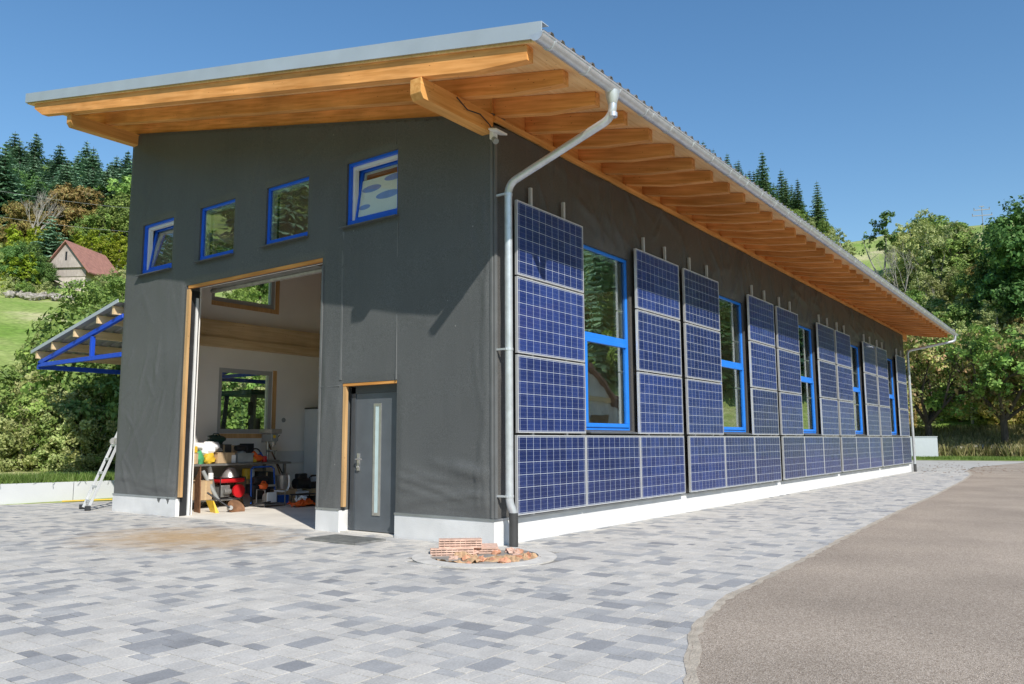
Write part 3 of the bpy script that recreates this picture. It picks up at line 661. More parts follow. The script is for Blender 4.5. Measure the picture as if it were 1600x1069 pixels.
# --- gate opening trim
m=MB(); m.box(.0,.05,G[0]+.005,G[1]-.05,G[2]-.055,G[2]-.003); m.build('gate_lintel_batten',M['woody'],B)
m=MB(); m.box(-.006,.04,G[1]-.10,G[1]-.02,.33,G[2]-.07); m.build('gate_side_batten',M['woodz'],B)
m=MB(); m.box(.18,.22,G[1]-.045,G[1]-.012,0.005,G[2]-.2); m.build('gate_track',M['whitepvc'],B)
m=MB(); m.box(.05,.26,G[1]-.010,G[1]-.001,0.005,G[2]-.07); m.build('gate_reveal',M['dark'],B)
m=MB(); m.box(T+.05,T+.35,G[0]+.5,G[1]-.2,G[2]+.0,G[2]+.05); m.tube([(T+.25,G[0]-.2,G[2]-.02),(T+.25,G[1],G[2]-.02)],.045,8); m.build('gate_roller',M['mesh'],B)
# --- front windows
M['papersheet']=mat('white_paper',(.92,.92,.93),.6,var=.02)
M['ovalblue']=mat('pale_blue_print',(.28,.38,.82),.7)
def front_window(y0,y1,tilt,sheet=False):
    z0,z1=ZF; w_=.042
    f=rect_frame(MB(),'x',.03,.05,y0,y1,z0,z1,w_); f.box(.025,.079,y0+.001,y1-.001,z0+.001,z0+.075)
    fr=f.build('window',M['blue'],B,bevel=.003)
    rect_frame(MB(),'x',.082,.07,y0+.004,y1-.004,z0+.004,z1-.004,.085).build('frame_edge',M['whitepvc'],fr)
    MB().hexa([(-.10,y0-.05,z0-.040),(.03,y0-.05,z0-.025),(.03,y1+.05,z0-.025),(-.10,y1+.05,z0-.040)],[(-.10,y0-.05,z0-.028),(.03,y0-.05,z0-.008),(.03,y1+.05,z0-.008),(-.10,y1+.05,z0-.028)]).build('sill',M['sillmetal'],fr)
    if not tilt:
        MB().box(.055,.061,y0+w_,y1-w_,z0+.075,z1-w_).build('pane',M['glass'],fr); return
    h=z1-z0-.10; wd=y1-y0-.10
    so_=rect_frame(MB(),'x',0,.05,-wd/2,wd/2,0,h,.06).build('sash',M['blue'],fr,bevel=.004,loc=(.085,(y0+y1)/2,z0+.075)); so_.rotation_euler=(0,tilt,0)
    pn=MB().box(.018,.022,-wd/2+.06,wd/2-.06,.06,h-.06).build('pane',M['glassclear' if sheet else 'glass'],fr); pn.location=so_.location; pn.rotation_euler=so_.rotation_euler
    se=rect_frame(MB(),'x',.052,.03,-wd/2+.01,wd/2-.01,.01,h-.01,.07).build('sash_edge',M['whitepvc'],fr); se.location=so_.location; se.rotation_euler=so_.rotation_euler
    if sheet:
        m=MB(); m.box(.031,.034,-wd/2+.06,wd/2-.06,.06,h-.20); sh=m.build('paper_sheet',M['papersheet'],fr)
        m=MB()
        for (a,z,ra,rz_) in ((.20,.50,.20,.055),(-.16,.34,.24,.06),(-.25,.60,.20,.05),(.30,.22,.12,.04)):
            P=[(.0285,a+ra*cos(k*pi/14),z+rz_*sin(k*pi/14)) for k in range(28)]; m.prism(P,(.002,0,0))
        m.v=[(x,max(-wd/2+.062,min(wd/2-.062,y)),z) for x,y,z in m.v]
        ov=m.build('oval_print',M['ovalblue'],fr)
        for o_ in (sh,ov): o_.location=so_.location; o_.rotation_euler=so_.rotation_euler
front_window(*FW[0],.15,True); front_window(*FW[1],0); front_window(*FW[2],0); front_window(*FW[3],.15)
# --- side windows
def side_window(a,b,z0,z1):
    y=.035
    fr=rect_frame(MB(),'y',y,.07,a,b,z0,z1,.05)
    fr.box(a+.05,b-.05,y,y+.07,2.79,2.88)
    fr=fr.build('window',M['bluelight'],B,bevel=.005)
    sash=rect_frame(MB(),'y',y-.02,.06,a+.045,b-.045,z0+.045,2.795,.06).build('sash',M['bluelight'],fr,bevel=.006)
    MB().box(a+.10,b-.10,y+.01,y+.018,z0+.10,2.74).build('pane',M['glassside'],fr)
    MB().box(a+.05,b-.05,y+.02,y+.028,2.88,z1-.05).build('pane',M['glassside'],fr)
    m=rect_frame(MB(),'y',y+.071,.06,a+.0,b-.0,z0,z1,.09); m.build('frame_edge',M['whitepvc'],fr)
    MB().hexa([(a-.03,-.10,z0-.05),(b+.03,-.10,z0-.05),(b+.03,.035,z0-.035),(a-.03,.035,z0-.035)],[(a-.03,-.10,z0-.03),(b+.03,-.10,z0-.03),(b+.03,.035,z0-.006),(a-.03,.035,z0-.006)]).build('sill',M['sillmetal'],fr)
    m=MB(); m.box(b-.115,b-.10,y+.09,y+.12,2.05,2.2); m.box(b-.115,b-.10,y+.12,y+.14,1.98,2.12); m.build('handle',M['whitepvc'],fr)
for h in SW: side_window(*h)
# --- entrance door
x0=.10
fr=MB(); fr.box(x0,x0+.08,D[0]+.0,D[0]+.09,.02,2.05); fr.box(x0,x0+.08,D[1]-.09-.08,D[1]-.08,.02,2.05); fr.box(x0,x0+.08,D[0],D[1]-.08,2.05-.10,2.099)
dr=fr.build('door',M['doorframe'],B,bevel=.003)
lf=MB(); ya,yb=D[0]+.09,D[1]-.17
lf.box(x0+.012,x0+.06,ya,yb,.03,1.95); leaf=lf.build('door_leaf',M['door'],dr,bevel=.003)
yc=2.14
m=MB(); rect_frame(m,'x',x0+.002,.011,yc-.075,yc+.075,.25,1.80,.04); m.build('glass_surround',M['steel'],dr)
m=MB(); m.box(x0+.006,x0+.012,yc-.035,yc+.035,.29,1.76); m.build('glass_strip',M['frost'],dr)
m=MB(); m.box(x0-.012,x0+.012,yb-.10,yb-.06,.86,1.10); m.tube([(x0-.01,yb-.08,1.02),(x0-.055,yb-.08,1.02),(x0-.055,yb-.20,1.02)],.010,8); m.tube([(x0-.005,yb-.08,.91),(x0-.03,yb-.08,.91)],.017,10); m.build('door_handle',M['steel'],dr,smooth=True)
m=MB(); m.box(.0,.08,D[0]+.004,D[1]-.004,D[2]-.04,D[2]-.004); m.build('door_head_batten',M['woody'],B)
m=MB(); m.box(.0,.05,D[1]-.065,D[1]-.01,.35,D[2]-.045); m.build('door_side_batten',M['woodz'],B)
# --- roof
XF=-1.4; XB=L+1.0; YE=-1.66; YN=10.5
def slab(mb,x0,x1,y0,y1,o0,o1):
    mb.hexa([(x0,y0,rtop(y0)+o0),(x1,y0,rtop(y0)+o0),(x1,y1,rtop(y1)+o0),(x0,y1,rtop(y1)+o0)],[(x0,y0,rtop(y0)+o1),(x1,y0,rtop(y0)+o1),(x1,y1,rtop(y1)+o1),(x0,y1,rtop(y1)+o1)])
m=MB(); x=XF+.03; rr=random.Random(2)
yb_=YE
while yb_<YN-.05:
    w_=.14; slab(m,XF+.02,XB-.02,yb_,min(yb_+w_-.003,YN-.02),-.20,-.18); yb_+=w_
m.build('soffit_boards',M['soffit'],B)
m=MB()     # trapezoidal sheet as one profiled ribbon
xs=[];x=XF+.01
while x<XB-.05:
    xs+= [(x,0),(x+.13,0),(x+.15,.035),(x+.19,.035),(x+.21,0)]; x+=.21
va=[];
for yy in (YE-.06,YN):
    for (xx,h) in xs: va.append((xx,yy,rtop(yy)-.075+h))
n=len(xs); m.add(va,[(i,i+1,n+i+1,n+i) for i in range(n-1)])
m.build('roof_sheet',M['corr'],B)
m=MB(); slab(m,XF+.02,XB-.02,YE+.02,YN-.02,-.178,-.085); m.build('roof_deck',M['palewood'],B)
m=MB(); slab(m,XF-.012,XF,YE-.05,YN+.01,-.175,.0); slab(m,XF-.012,XF+.12,YE-.05,YN+.01,.0,.008)
m.build('fascia',M['fascia'],B); m=MB(); slab(m,XB,XB+.012,YE-.05,YN+.01,-.175,0); slab(m,XB-.12,XB+.012,YE-.05,YN+.01,.0,.008)
m.build('fascia',M['fascia'],B)
slab(MB(),0,1,0,1,0,1)
m=MB(); slab(m,XF,XB,YN,YN+.012,-.18,.0); m.build('ridge_flashing',M['fascia'],B)
# rafters
RW=.115
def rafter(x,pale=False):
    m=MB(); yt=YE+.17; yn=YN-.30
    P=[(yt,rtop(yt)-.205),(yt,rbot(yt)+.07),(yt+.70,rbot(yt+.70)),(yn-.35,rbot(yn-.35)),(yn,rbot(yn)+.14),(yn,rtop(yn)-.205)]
    m.prism([(x,y,z) for y,z in P],(RW,0,0)); ro=m.build('rafter',M['raft'],B,bevel=.002); ro.data.materials.append(M['raftbounce'])
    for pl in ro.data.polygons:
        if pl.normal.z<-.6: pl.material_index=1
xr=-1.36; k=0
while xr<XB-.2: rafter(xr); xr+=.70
# ledge blocking between rafters along the side wall, eave plate, purlins
m=MB(); m.box(0,L,-.035,0,5.36,5.44); m.build('eave_batten',M['woodx'],B)
m=MB(); xr=-1.36
while xr<XB-.9:
    if xr+.7>0: m.box(max(xr+RW+.003,0.002),xr+.697,.02,.05,5.43,rtop(.0)-.2)
    xr+=.70
m.build('blocking_board',M['woodx'],B)
def purlin(y0,y1,z1,h,xa):
    m=MB(); m.prism([(xa,y0,z1),(xa,y0,z1-h+.07),(xa+.05,y0,z1-h),(T,y0,z1-h),(T,y0,z1)],(0,y1-y0,0)); return m.build('purlin',M['woodx'],B,bevel=.004)
purlin(.0,.17,rbot(0.0)-.003,.25,XF+.03); purlin(8.78,8.95,rbot(8.78)-.003,.22,XF+.10)
m=MB(); m.box(L,XB-.1,0,.17,rbot(0)-.26,rbot(0)-.003); m.build('purlin',M['woodx'],B)
# cable, flood lamp on the corner purlin
m=MB(); m.tube([(-.75,-.02,5.42),(-.55,-.02,5.33),(-.3,-.02,5.36),(-.12,-.03,5.28),(-.06,-.05,5.2)],.008,6); m.build('cable',M['dark'],B)
lamp=thing('motion_sensor_lamp','small white motion sensor lamp on the corner beam under the eaves','lamp',(-.06,-.02,5.14))
m=MB(); m.box(-.05,.05,-.06,.0,-.05,.08); m.build('housing',M['whitepvc'],lamp,bevel=.008)
m=MB(); m.box(-.13,.11,-.16,-.03,.05,.075,Matrix.Rotation(.25,4,'X')); m.build('lamp_head',M['whitepvc'],lamp,bevel=.005)
m=MB(); m.tube([(-.02,-.05,-.05),(-.04,-.10,-.10)],[.035,.04],12); m.build('sensor',M['greyplastic'],lamp,smooth=True)
# gutter
gy=YE-.075; gz=rtop(YE)-.20; gr=.078
def half_ring(mb,x0,x1,r0,r1,a0=pi,a1=2*pi,n=14,lip=True):
    vs=[]
    for xx in (x0,x1):
        for r in (r0,r1):
            for i in range(n+1):
                a=a0+(a1-a0)*i/n; vs.append((xx,gy+r*cos(a),gz+r*sin(a)))
    k=n+1; f=[]
    for i in range(n):
        f.append((i+k,i+1+k,i+1+3*k,i+3*k)); f.append((i+1,i,i+2*k,i+1+2*k)); f.append((i,i+1,i+1+k,i+k)); f.append((i+2*k+1,i+2*k,i+3*k,i+3*k+1))
    for i in (0,n): f.append((i,i+k,i+3*k,i+2*k) if i==0 else (i+k,i,i+2*k,i+3*k))
    mb.add(vs,f)
gx0,gx1=XF-.14,XB+.12
m=MB(); half_ring(m,gx0,gx1,gr-.004,gr); half_ring(m,gx0-.004,gx0+.004,.001,gr); half_ring(m,gx1-.004,gx1+.004,.001,gr)
m.tube([(gx0,gy-gr,gz),(gx1,gy-gr,gz)],.010,8)
gut=m.build('gutter',M['galv'],B,smooth=True)
x=XF+.1
while x<XB+.1:
    m=MB(); half_ring(m,x-.014,x+.014,gr,gr+.008); m.box(x-.012,x+.012,gy+gr-.01,gy+gr+.02,gz-.01,gz+.05); m.build('bracket',M['galv'],gut); x+=.70
x=XF+2.4
while x<XB: m=MB(); half_ring(m,x-.05,x+.05,gr,gr+.004); m.build('joint_collar',M['galv'],gut); x+=3.0
def pipe(pts,r,mt,nm,par):
    # round the corners
    P=[Vector(p) for p in pts]; out=[P[0]]
    for i in range(1,len(P)-1):
        a,b,c=P[i-1],P[i],P[i+1]; d=min(.14,(a-b).length/2,(c-b).length/2)
        s=b+(a-b).normalized()*d; e=b+(c-b).normalized()*d
        for t in [j/6 for j in range(7)]: out.append(s*(1-t)**2+b*2*t*(1-t)+e*t*t)
    out.append(P[-1]); return MB().tube(out,r,16).build(nm,mt,par,smooth=True)
dp=pipe([(.02,gy,gz-.03),(.02,gy,gz-.36),(.09,-.17,4.52),(.09,-.17,.52),(.13,-.2,.40),(.13,-.2,.34)],.05,M['galv'],'downpipe',B)
MB().tube([(.02,gy,gz-.05),(.02,gy,gz-.12),(.02,gy,gz-.20)],[.085,.075,.053],16).build('outlet',M['galv'],dp,smooth=True)
for zz in (4.38,2.4,.6): 
    m=MB(); m.tube([(.09,-.17,zz-.015),(.09,-.17,zz+.015)],.056,16); m.box(.02,.05,-.18,-.0,zz-.012,zz+.012); m.build('pipe_clip',M['galv'],dp,smooth=True)
MB().tube([(.02,gy,gz-.31),(.02,gy,gz-.36)],.054,16).build('sleeve',M['galv'],dp,smooth=True)
MB().tube([(.13,-.2,-.1),(.13,-.2,.40)],.056,18).build('standpipe',M['blackpipe'],dp,smooth=True)
fx=L+.75
dp=pipe([(fx,gy,gz-.03),(fx,gy,gz-.28),(L-.08,-.15,4.72),(L-.08,-.15,.2)],.05,M['galv'],'downpipe',B)
MB().tube([(L-.08,-.15,-.1),(L-.08,-.15,.3)],.056,18).build('standpipe',M['blackpipe'],dp,smooth=True)

# ------------------------------------------------------------------ solar panels (each its own thing)
PW,PH=1.65,.99
def make_panel():
    r=thing('solar_panel','x','solar panel')
    m=MB(); rect_frame(m,'y',-.04,.04,0,PW,0,PH,.017); m.build('frame',M['alu'],r,bevel=.0015)
    MB().box(.021,PW-.021,-.006,-.003,.021,PH-.021).build('back_sheet',M['dark'],r)
    MB().box(.0172,PW-.0172,-.038,-.034,.0172,PH-.0172).build('cell_sheet',M['cell'],r)
    return r
def make_rail():
    m=MB(); m.box(-.022,.022,-.04,0,0,1); m.box(-.006,.006,-.046,-.0395,0,1); return m
ORD=['first','second','third','fourth','fifth','sixth','seventh','eighth','ninth','tenth','eleventh','twelfth','thirteenth','fourteenth','fifteenth','sixteenth','seventeenth','eighteenth','nineteenth','twentieth']
proto=make_panel(); first=True
PY=-.10
def panel(x,z,label):
    global first
    o=proto if first else copy_tree(proto); first=False
    o.location=(x,PY,z); o['label']=label; o['group']='solar panels on the side wall'
rj=random.Random(11)
for i in range(15):
    panel(.30+1.67*i+.21*(i//3),.35,f'blue solar panel in the bottom row, {ORD[i]} from the downpipe corner')
cols=[.34]
for k in range(5):
    cols.append(3.62+5.22*k)
    if k<4: cols.append(3.62+5.22*k+1.86)
cols=[.32,3.63,5.5,8.83,10.70,14.07,15.92,19.25,21.12,24.45]
RN=['in the lower row beside the windows','in the middle row beside the windows','in the shaded top row beside the windows']
for c,x in enumerate(cols):
    for k in range(3):
        panel(x,1.368+1.012*k,f'solar panel {RN[k]}, column {ORD[c]} from the corner')
rp=make_rail().build('mounting_rail',M['alu']); rp.scale=(1,1,4.65-.33); rfirst=True; q=0
for c,x in enumerate(cols):
    for j,dx in enumerate((.40,1.22)):
        o=rp if rfirst else rp.copy()
        if not rfirst: COL.objects.link(o)
        rfirst=False; o.location=(x+dx,-.055,.33)
        tag(o,f'{"left" if j==0 else "right"} aluminium rail sticking up above panel column {ORD[c]} from the corner','mounting rail','mounting rails behind the solar panels')
# ------------------------------------------------------------------ canopy on the rear side
C=thing('lean_to_canopy','corrugated lean-to canopy on blue steel truss left of the hall','canopy',(0,W,0))
def cz(y): return 4.0-.207*(y-W)     # top of sheet
def lc(x,y,z): return (x,y-W,z)
CE=12.5
m=MB(); xs=[]; x=-.11
while x<9: xs+=[(x,0),(x+.12,0),(x+.145,.035),(x+.185,.035),(x+.21,0)]; x+=.21
va=[]
for yy in (W+.02,CE+.12):
    for xx,h in xs: va.append(lc(xx,yy,cz(yy)-.045+h))
n=len(xs); m.add(va,[(i,i+1,n+i+1,n+i) for i in range(n-1)]); m.build('roof_sheet',M['corr'],C)
m=MB(); m.bar(lc(-.115,W+.02,cz(W)-.02),lc(-.115,CE+.12,cz(CE+.12)-.02),.012,.07); m.build('verge_trim',M['fascia'],C)
for i,yy in enumerate((9.25,9.85,10.78,11.72,12.42)):
    m=MB(); z=cz(yy)-.05; m.box(-.09,9,yy-W-.035,yy-W+.035,z-.16,z); m.build('purlin',M['palewood'],C,bevel=.003)
def truss(x):
    m=MB()
    p0=lc(x,W+.02,cz(W)-.30); p1=lc(x,CE,2.99)
    m.bar(p0,p1,.07,.085); m.bar(lc(x,W+.02,2.95),lc(x,CE,2.95),.07,.085); m.bar(lc(x,10.2,2.99),lc(x,10.2,cz(10.2)-.36),.075,.075,up=(1,0,0))
    m.build('truss',M['bluesteel'],C,bevel=.004)
for x in (.02,4.4,8.8): truss(x)
m=MB(); m.box(.0,9,CE-W-.03,CE-W+.06,2.86,2.96); m.build('edge_beam',M['bluesteel'],C)
for x in (4.4,8.8):
    m=MB(); m.box(x-.05,x+.05,CE-W-.05,CE-W+.05,0,2.86); m.build('post',M['bluesteel'],C)
# ------------------------------------------------------------------ tractor under the canopy (seen through the rear window)
TR=thing('tractor','dark green tractor cab parked under the canopy seen through rear window','tractor',(4.95,10.95,0),0)
m=MB(); m.box(-1.0,.9,-.35,.35,.75,1.25); m.box(.6,2.0,-.3,.3,.8,1.3); m.build('body',M['dgreen'],TR,bevel=.05)
m=MB()
for sx in (-1.0,.35):
    for sy in (-.6,.6): m.bar((sx,sy,1.2),(sx+(.08 if sx<0 else -.05),sy*.92,2.42),.10,.10)
m.box(-.98,.35,-.6,.6,1.15,1.25); m.build('cab_frame',M['dark'],TR)
m=MB(); m.box(-1.1,.45,-.66,.66,2.40,2.52); m.build('cab_roof',M['dgreen'],TR,bevel=.03)
m=MB(); m.tube([(-1.0,-.6,2.2),(-1.2,-.8,2.3),(-1.2,-.8,2.15)],.012,6); m.box(-1.26,-1.14,-.82,-.79,1.9,2.2); m.build('mirror',M['dark'],TR)
m=MB(); m.box(-.5,-.1,-.2,.2,1.25,1.35); m.box(-.55,-.45,-.2,.2,1.3,1.85); m.build('seat',M['dark'],TR,bevel=.03)
m=MB(); m.lathe([(.17,-.012),(.19,0),(.17,.012),(.15,0)],n=18,M=Matrix.Translation((.12,0,1.62))@Matrix.Rotation(.7,4,'Y')); m.build('steering_wheel',M['dark'],TR)
for (wx,wr,ww) in ((-.55,.72,.36),(1.6,.45,.26)):
    for sy in (-1,1):
        Mx=Matrix.Translation((wx,sy*.75,wr))@Matrix.Rotation(pi/2,4,'X')
        wh=MB().lathe([(wr*.55,-ww/2),(wr*.95,-ww/2),(wr,-ww/4),(wr,ww/4),(wr*.95,ww/2),(wr*.55,ww/2)],n=28,M=Mx).build('wheel',M['dark'],TR,smooth=True)
        MB().lathe([(wr*.1,-ww*.3),(wr*.54,-ww*.42),(wr*.54,ww*.42),(wr*.1,ww*.3)],n=24,M=Mx).build('rim',M['yellow'],wh,smooth=True)
# ------------------------------------------------------------------ ladder
LD=thing('ladder','aluminium folding ladder standing behind the left end of the hall','ladder',(-.22,9.62,0),radians(-15))
def lp(t,sy,back=0):
    if back: return Vector((2.05-t*sin(.36),sy,t*cos(.36)))
    return Vector((t*sin(.36),sy,t*cos(.36)))
for bk in (0,1):
    for sy in (-.20,.20):
        m=MB(); m.bar(lp(.04,sy*1.12,bk),lp(2.8,sy*.92,bk),.024,.05); m.build('rail',M['alu'],LD,bevel=.003)
        m=MB(); m.bar(lp(0,sy*1.25,bk)+Vector((.05,0,.05)),lp(0,sy*1.25,bk)+Vector((-.05,0,.05)),.05,.09); m.build('foot',M['dark'],LD,bevel=.01)
        m=MB(); m.lathe([(.02,-.035),(.075,-.03),(.075,.03),(.02,.035)],n=18,M=Matrix.Translation(lp(1.38,sy*1.02,bk))@Matrix.Rotation(pi/2,4,'X')); m.build('hinge',M['steel'],LD,smooth=True)
    for i in range(9):
        m=MB(); t=.18+.28*i; m.bar(lp(t,-.2,bk),lp(t,.2,bk),.045,.035,up=(1,0,0)); m.build('rung',M['alu'],LD)
# long yellow slat on the ground
m=MB(); m.bar((.55,.8,.03),(1.4,.35,.035),.06,.02); o=m.build('board',M['yellow'],loc=(-.1,11.2,0)); tag(o,'long yellow straightedge lying on the paving beside the ladder','board')
# low wall
m=MB(); nb=15; x=-9.
for i in range(nb):
    a=Vector((x,wall_line(x),0)); b=Vector((x+1.38,wall_line(x+1.38),0)); d=(b-a).normalized(); nn=Vector((-d.y,d.x,0))
    m.hexa([a-Vector((0,0,.1)),b-Vector((0,0,.1)),b+nn*.15-Vector((0,0,.1)),a+nn*.15-Vector((0,0,.1))],[a+Vector((0,0,.42)),b+Vector((0,0,.42)),b+nn*.15+Vector((0,0,.42)),a+nn*.15+Vector((0,0,.42))]); x+=1.39
tag(m.build('retaining_wall',M['lowwall'],bevel=.006),'low pale grey block wall at the left edge of the yard','wall')
m=MB(); A=[]
for i in range(13):
    x=-9+i*1.6
    A+= [(x,wall_line(x)+.14,.40),(x+.1,wall_line(x)+5.5,.62)]
m.add(A,[(2*i,2*i+2,2*i+3,2*i+1) for i in range(12)]); tag(m.build('grass_bank',M['meadow']),kind='structure')
# doormat
m=MB()
for i in range(15): m.box(-.86+i*.035,-.86+i*.035+.006,1.50,2.42,.004,.024)
for i in range(28): m.box(-.86,-.36,1.50+i*.034,1.503+i*.034,.006,.022)
rect=[(-.875,-.345,1.485,1.50),(-.875,-.345,2.42,2.435),(-.875,-.86,1.5,2.42),(-.36,-.345,1.5,2.42)]
for a,b,c,d in rect: m.box(a,b,c,d,.003,.026)
m.box(-.87,-.35,1.49,2.43,.002,.006)
tag(m.build('doormat',M['mesh']),'galvanised grating doormat on the paving before the grey door','doormat')
# ------------------------------------------------------------------ pit at the corner
m=MB(); m.lathe([(.80,-.05),(.80,.008),(.62,.014),(.60,-.05)],c=(pit[0],pit[1],0),n=48)
vs=[]; 
R0,R1=.60,.80; m=MB(); n=56
for k in range(n):
    a=2*pi*k/n
    for r,z in ((R1,-.05),(R1,.006),(R0,.012),(R0,-.14)): m.v.append((pit[0]+r*cos(a),pit[1]+r*sin(a),z))
for k in range(n):
    j=(k+1)%n
    for q in range(3): m.f.append((4*k+q,4*j+q,4*j+q+1,4*k+q+1))
tag(m.build('concrete_ring',M['ringconc'],smooth=True),'pale round concrete ring set in paving at the corner downpipe','ring')
m=MB(); m.lathe([(.61,-.10),(.60,-.05)],c=(pit[0],pit[1],0),n=40); o=m.build('soil_bed',M['soil']); tag(o,kind='structure')
rs_=random.Random(21)
def stone(c,r,seed,mt,name,label,cat,group):
    m=MB(); m.blob((0,0,0),r,seed,.28,9,6); o=m.build(name,mt,loc=c); o.rotation_euler=(rs_.uniform(-.3,.3),rs_.uniform(-.3,.3),rs_.uniform(0,6)); tag(o,label,cat,group)
# crumpled brown paper sheets
def crumple(x0,x1,y0,y1,z,seed,amp=.05,n=14):
    r=random.Random(seed); m=MB()
    for i in range(n+1):
        for j in range(n+1):
            u,v=i/n,j/n; m.v.append((x0+(x1-x0)*u+r.uniform(-.012,.012),y0+(y1-y0)*v+r.uniform(-.012,.012),z+amp*(.5+.5*sin(u*5+seed)*cos(v*4+seed))+r.uniform(-.4,.4)*amp))
    for i in range(n):
        for j in range(n):
            a=i*(n+1)+j; m.f.append((a,a+n+1,a+n+2,a+1))
    return m
for i,(a,b,c,d,lb) in enumerate([(-1.22,-.75,-.62,-.10,'crumpled brown paper sheet in the round pit, nearest the door'),(-1.15,-.62,-.98,-.52,'crumpled brown paper sheet in the round pit, at its front rim'),(-.72,-.28,-1.0,-.55,'crumpled brown paper sheet in the round pit, beside the black standpipe')]):
    tag(crumple(a,b,c,d,-.045,i+3,.07,12).build('paper_sheet',M['kraft'],smooth=False),lb,'paper')
# perforated clay bricks
def brick(loc,rz,label,tilt=0):
    m=MB(); w_,d_,h_=.24,.115,.10
    for k in range(4): m.box(-w_,w_,-d_,d_,k*.026,k*.026+.017)
    for xx in [i*.06-.24 for i in range(9)]: m.box(xx-.004,xx+.004,-d_+.006,d_-.006,0,.094)
    o=m.build('clay_brick',M['clay'],loc=loc); o.rotation_euler=(tilt,0,rz); tag(o,label,'brick')
brick((-.76,.02,-.03),pi/2+.75,'flat perforated clay brick lying at the back of the round pit',.1)
brick((-.50,-.13,-.02),pi/2+.72,'perforated clay brick next to wall plinth in the round pit',-.08)
brick((-.66,-.02,.065),pi/2+.72,'perforated clay brick lying on top of the two others in pit',.05)
for i in range(26):
    a=rs_.uniform(0,6.28); r_=rs_.uniform(.25,.56); s=rs_.uniform(.025,.06)
    stone((pit[0]+r_*cos(a),pit[1]+r_*sin(a),.0-.02+s*.4),(s*1.3,s,s*.7),i,M['terra'] if i%3 else M['clay'],'rubble_chip','small broken clay rubble chip lying among paper in the round pit','rubble','rubble chips in the round pit')
# ------------------------------------------------------------------ workshop contents
R0_=random.Random(31)
WB=thing('workbench','long steel workbench with lower shelf inside the open gate','workbench',(.82,7.85,0))
m=MB(); m.box(0,2.35,0,.8,.81,.85); m.build('tabletop',M['mesh'],WB,bevel=.004)
m=MB(); m.box(.15,1.15,.05,.75,.13,.17); m.build('shelf',M['mesh'],WB)
for (x,y) in ((.05,.04),(2.2,.04),(.05,.72),(2.2,.72)): MB().box(x,x+.05,y,y+.05,.0,.81).build('leg',M['mesh'],WB)
m=MB(); m.bar((.42,.02,.8),(.58,.02,.15),.07,.05); m.build('brace',M['mesh'],WB)
def X(px): return .84+(px-296)/67.7
def cbox(x,y,z,w_,d_,h_,mt,name,label,cat,rz=0,flaps=True):
    t=thing(name,label,cat,(x,y,z),rz)
    b=MB(); b.box(0,w_,0,d_,0,h_); b.build('body',mt,t,bevel=.006)
    if flaps:
        f=MB(); f.box(-.005,w_/2-.005,-.004,d_+.004,h_,h_+.006,Matrix.Rotation(-.06,4,'Y')); f.box(w_/2+.003,w_+.004,-.004,d_+.004,h_,h_+.006); f.build('lid',mt,t)
        MB().box(w_/2-.02,w_/2+.02,-.002,.0,0,h_).build('tape',M['palewood'],t)
    return t
zt=.855; yb=7.9
cbox(.86,yb,zt,.16,.3,.20,M['card'],'storage_box','small cardboard box at the left end of the workbench','box')
cbox(.86,yb+.02,zt+.215,.15,.26,.12,M['yellow'],'tool_case','yellow tool case stacked on the left bench end','case',flaps=False)
cbox(.87,yb+.04,zt+.34,.12,.2,.05,M['white'],'paint_tin_tray','flat white tray on top of the yellow case','tray',flaps=False)
m=MB(); m.blob((0,0,.11),(.11,.09,.12),4,.2); tag(m.build('bag',M['green'],smooth=True,loc=(1.08,yb+.08,zt)),'bright green bag on the workbench left of yellow bag','bag')
m=MB(); m.blob((0,0,.10),(.12,.09,.11),5,.2); tag(m.build('bag',M['yellow'],smooth=True,loc=(1.30,yb+.08,zt)),'yellow plastic bag on the workbench right of green bag','bag')
cbox(1.44,yb,zt,.40,.3,.2,M['card'],'storage_box','open orange-brown cardboard box in the middle of the workbench','box',.05)
cbox(1.02,yb+.3,zt,.56,.35,.2,M['card'],'storage_box','wide cardboard box under the white sack on bench','box')
m=MB(); m.blob((0,0,.08),(.34,.22,.11),9,.25,18,10); tag(m.build('sack',M['white'],smooth=True,loc=(1.33,yb+.3,zt+.20)),'crumpled white sack heaped over the boxes on bench','sack')
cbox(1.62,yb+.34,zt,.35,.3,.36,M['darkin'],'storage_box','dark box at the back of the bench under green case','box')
m=MB(); m.blob((0,0,.09),(.20,.15,.10),13,.2,16,8); m.tube([(-.1,0,.16),(-.05,0,.22),(.05,0,.22),(.1,0,.16)],.012,6); tag(m.build('power_tool_case',M['dgreen'],smooth=True,loc=(1.68,yb+.45,zt+.36)),'dark green rounded tool case topmost on the bench pile','case')
t=thing('plastic_crate','grey plastic crate with handle hole on the workbench','crate',(1.90,yb,zt))
m=MB(); m.box(0,.35,0,.02,0,.18); m.box(0,.35,.26,.28,0,.18); m.box(0,.02,.02,.26,0,.18); m.box(.33,.35,.02,.26,0,.18); m.box(.02,.33,.02,.26,0,.015); m.build('body',M['greyplastic'],t)
m=MB(); rect_frame(m,'y',-.012,.012,-.01,.36,.15,.19,.012); m.box(.12,.23,-.01,-.001,.09,.12); m.build('rim',M['greyplastic'],t)
t=thing('router_machine','black and grey power tool lying on the grey crate','power tool',(2.05,yb+.12,zt+.19))
m=MB(); m.tube([(-.14,0,.10),(-.05,0,.10),(.02,0,.09),(.14,0,.1)],[.05,.07,.065,.04],14); m.build('motor',M['dark'],t,smooth=True)
m=MB(); m.lathe([(.09,0),(.09,.02),(.05,.04),(.04,.08)],n=18); m.build('base',M['greyplastic'],t,smooth=True)
m=MB(); m.tube([(.05,-.02,.1),(.07,-.1,.14),(.07,-.1,.02)],.014,8); m.build('handle',M['dark'],t,smooth=True)
t=thing('toolbox','open dark blue toolbox with perforated lid on the bench','toolbox',(2.24,yb+.25,zt))
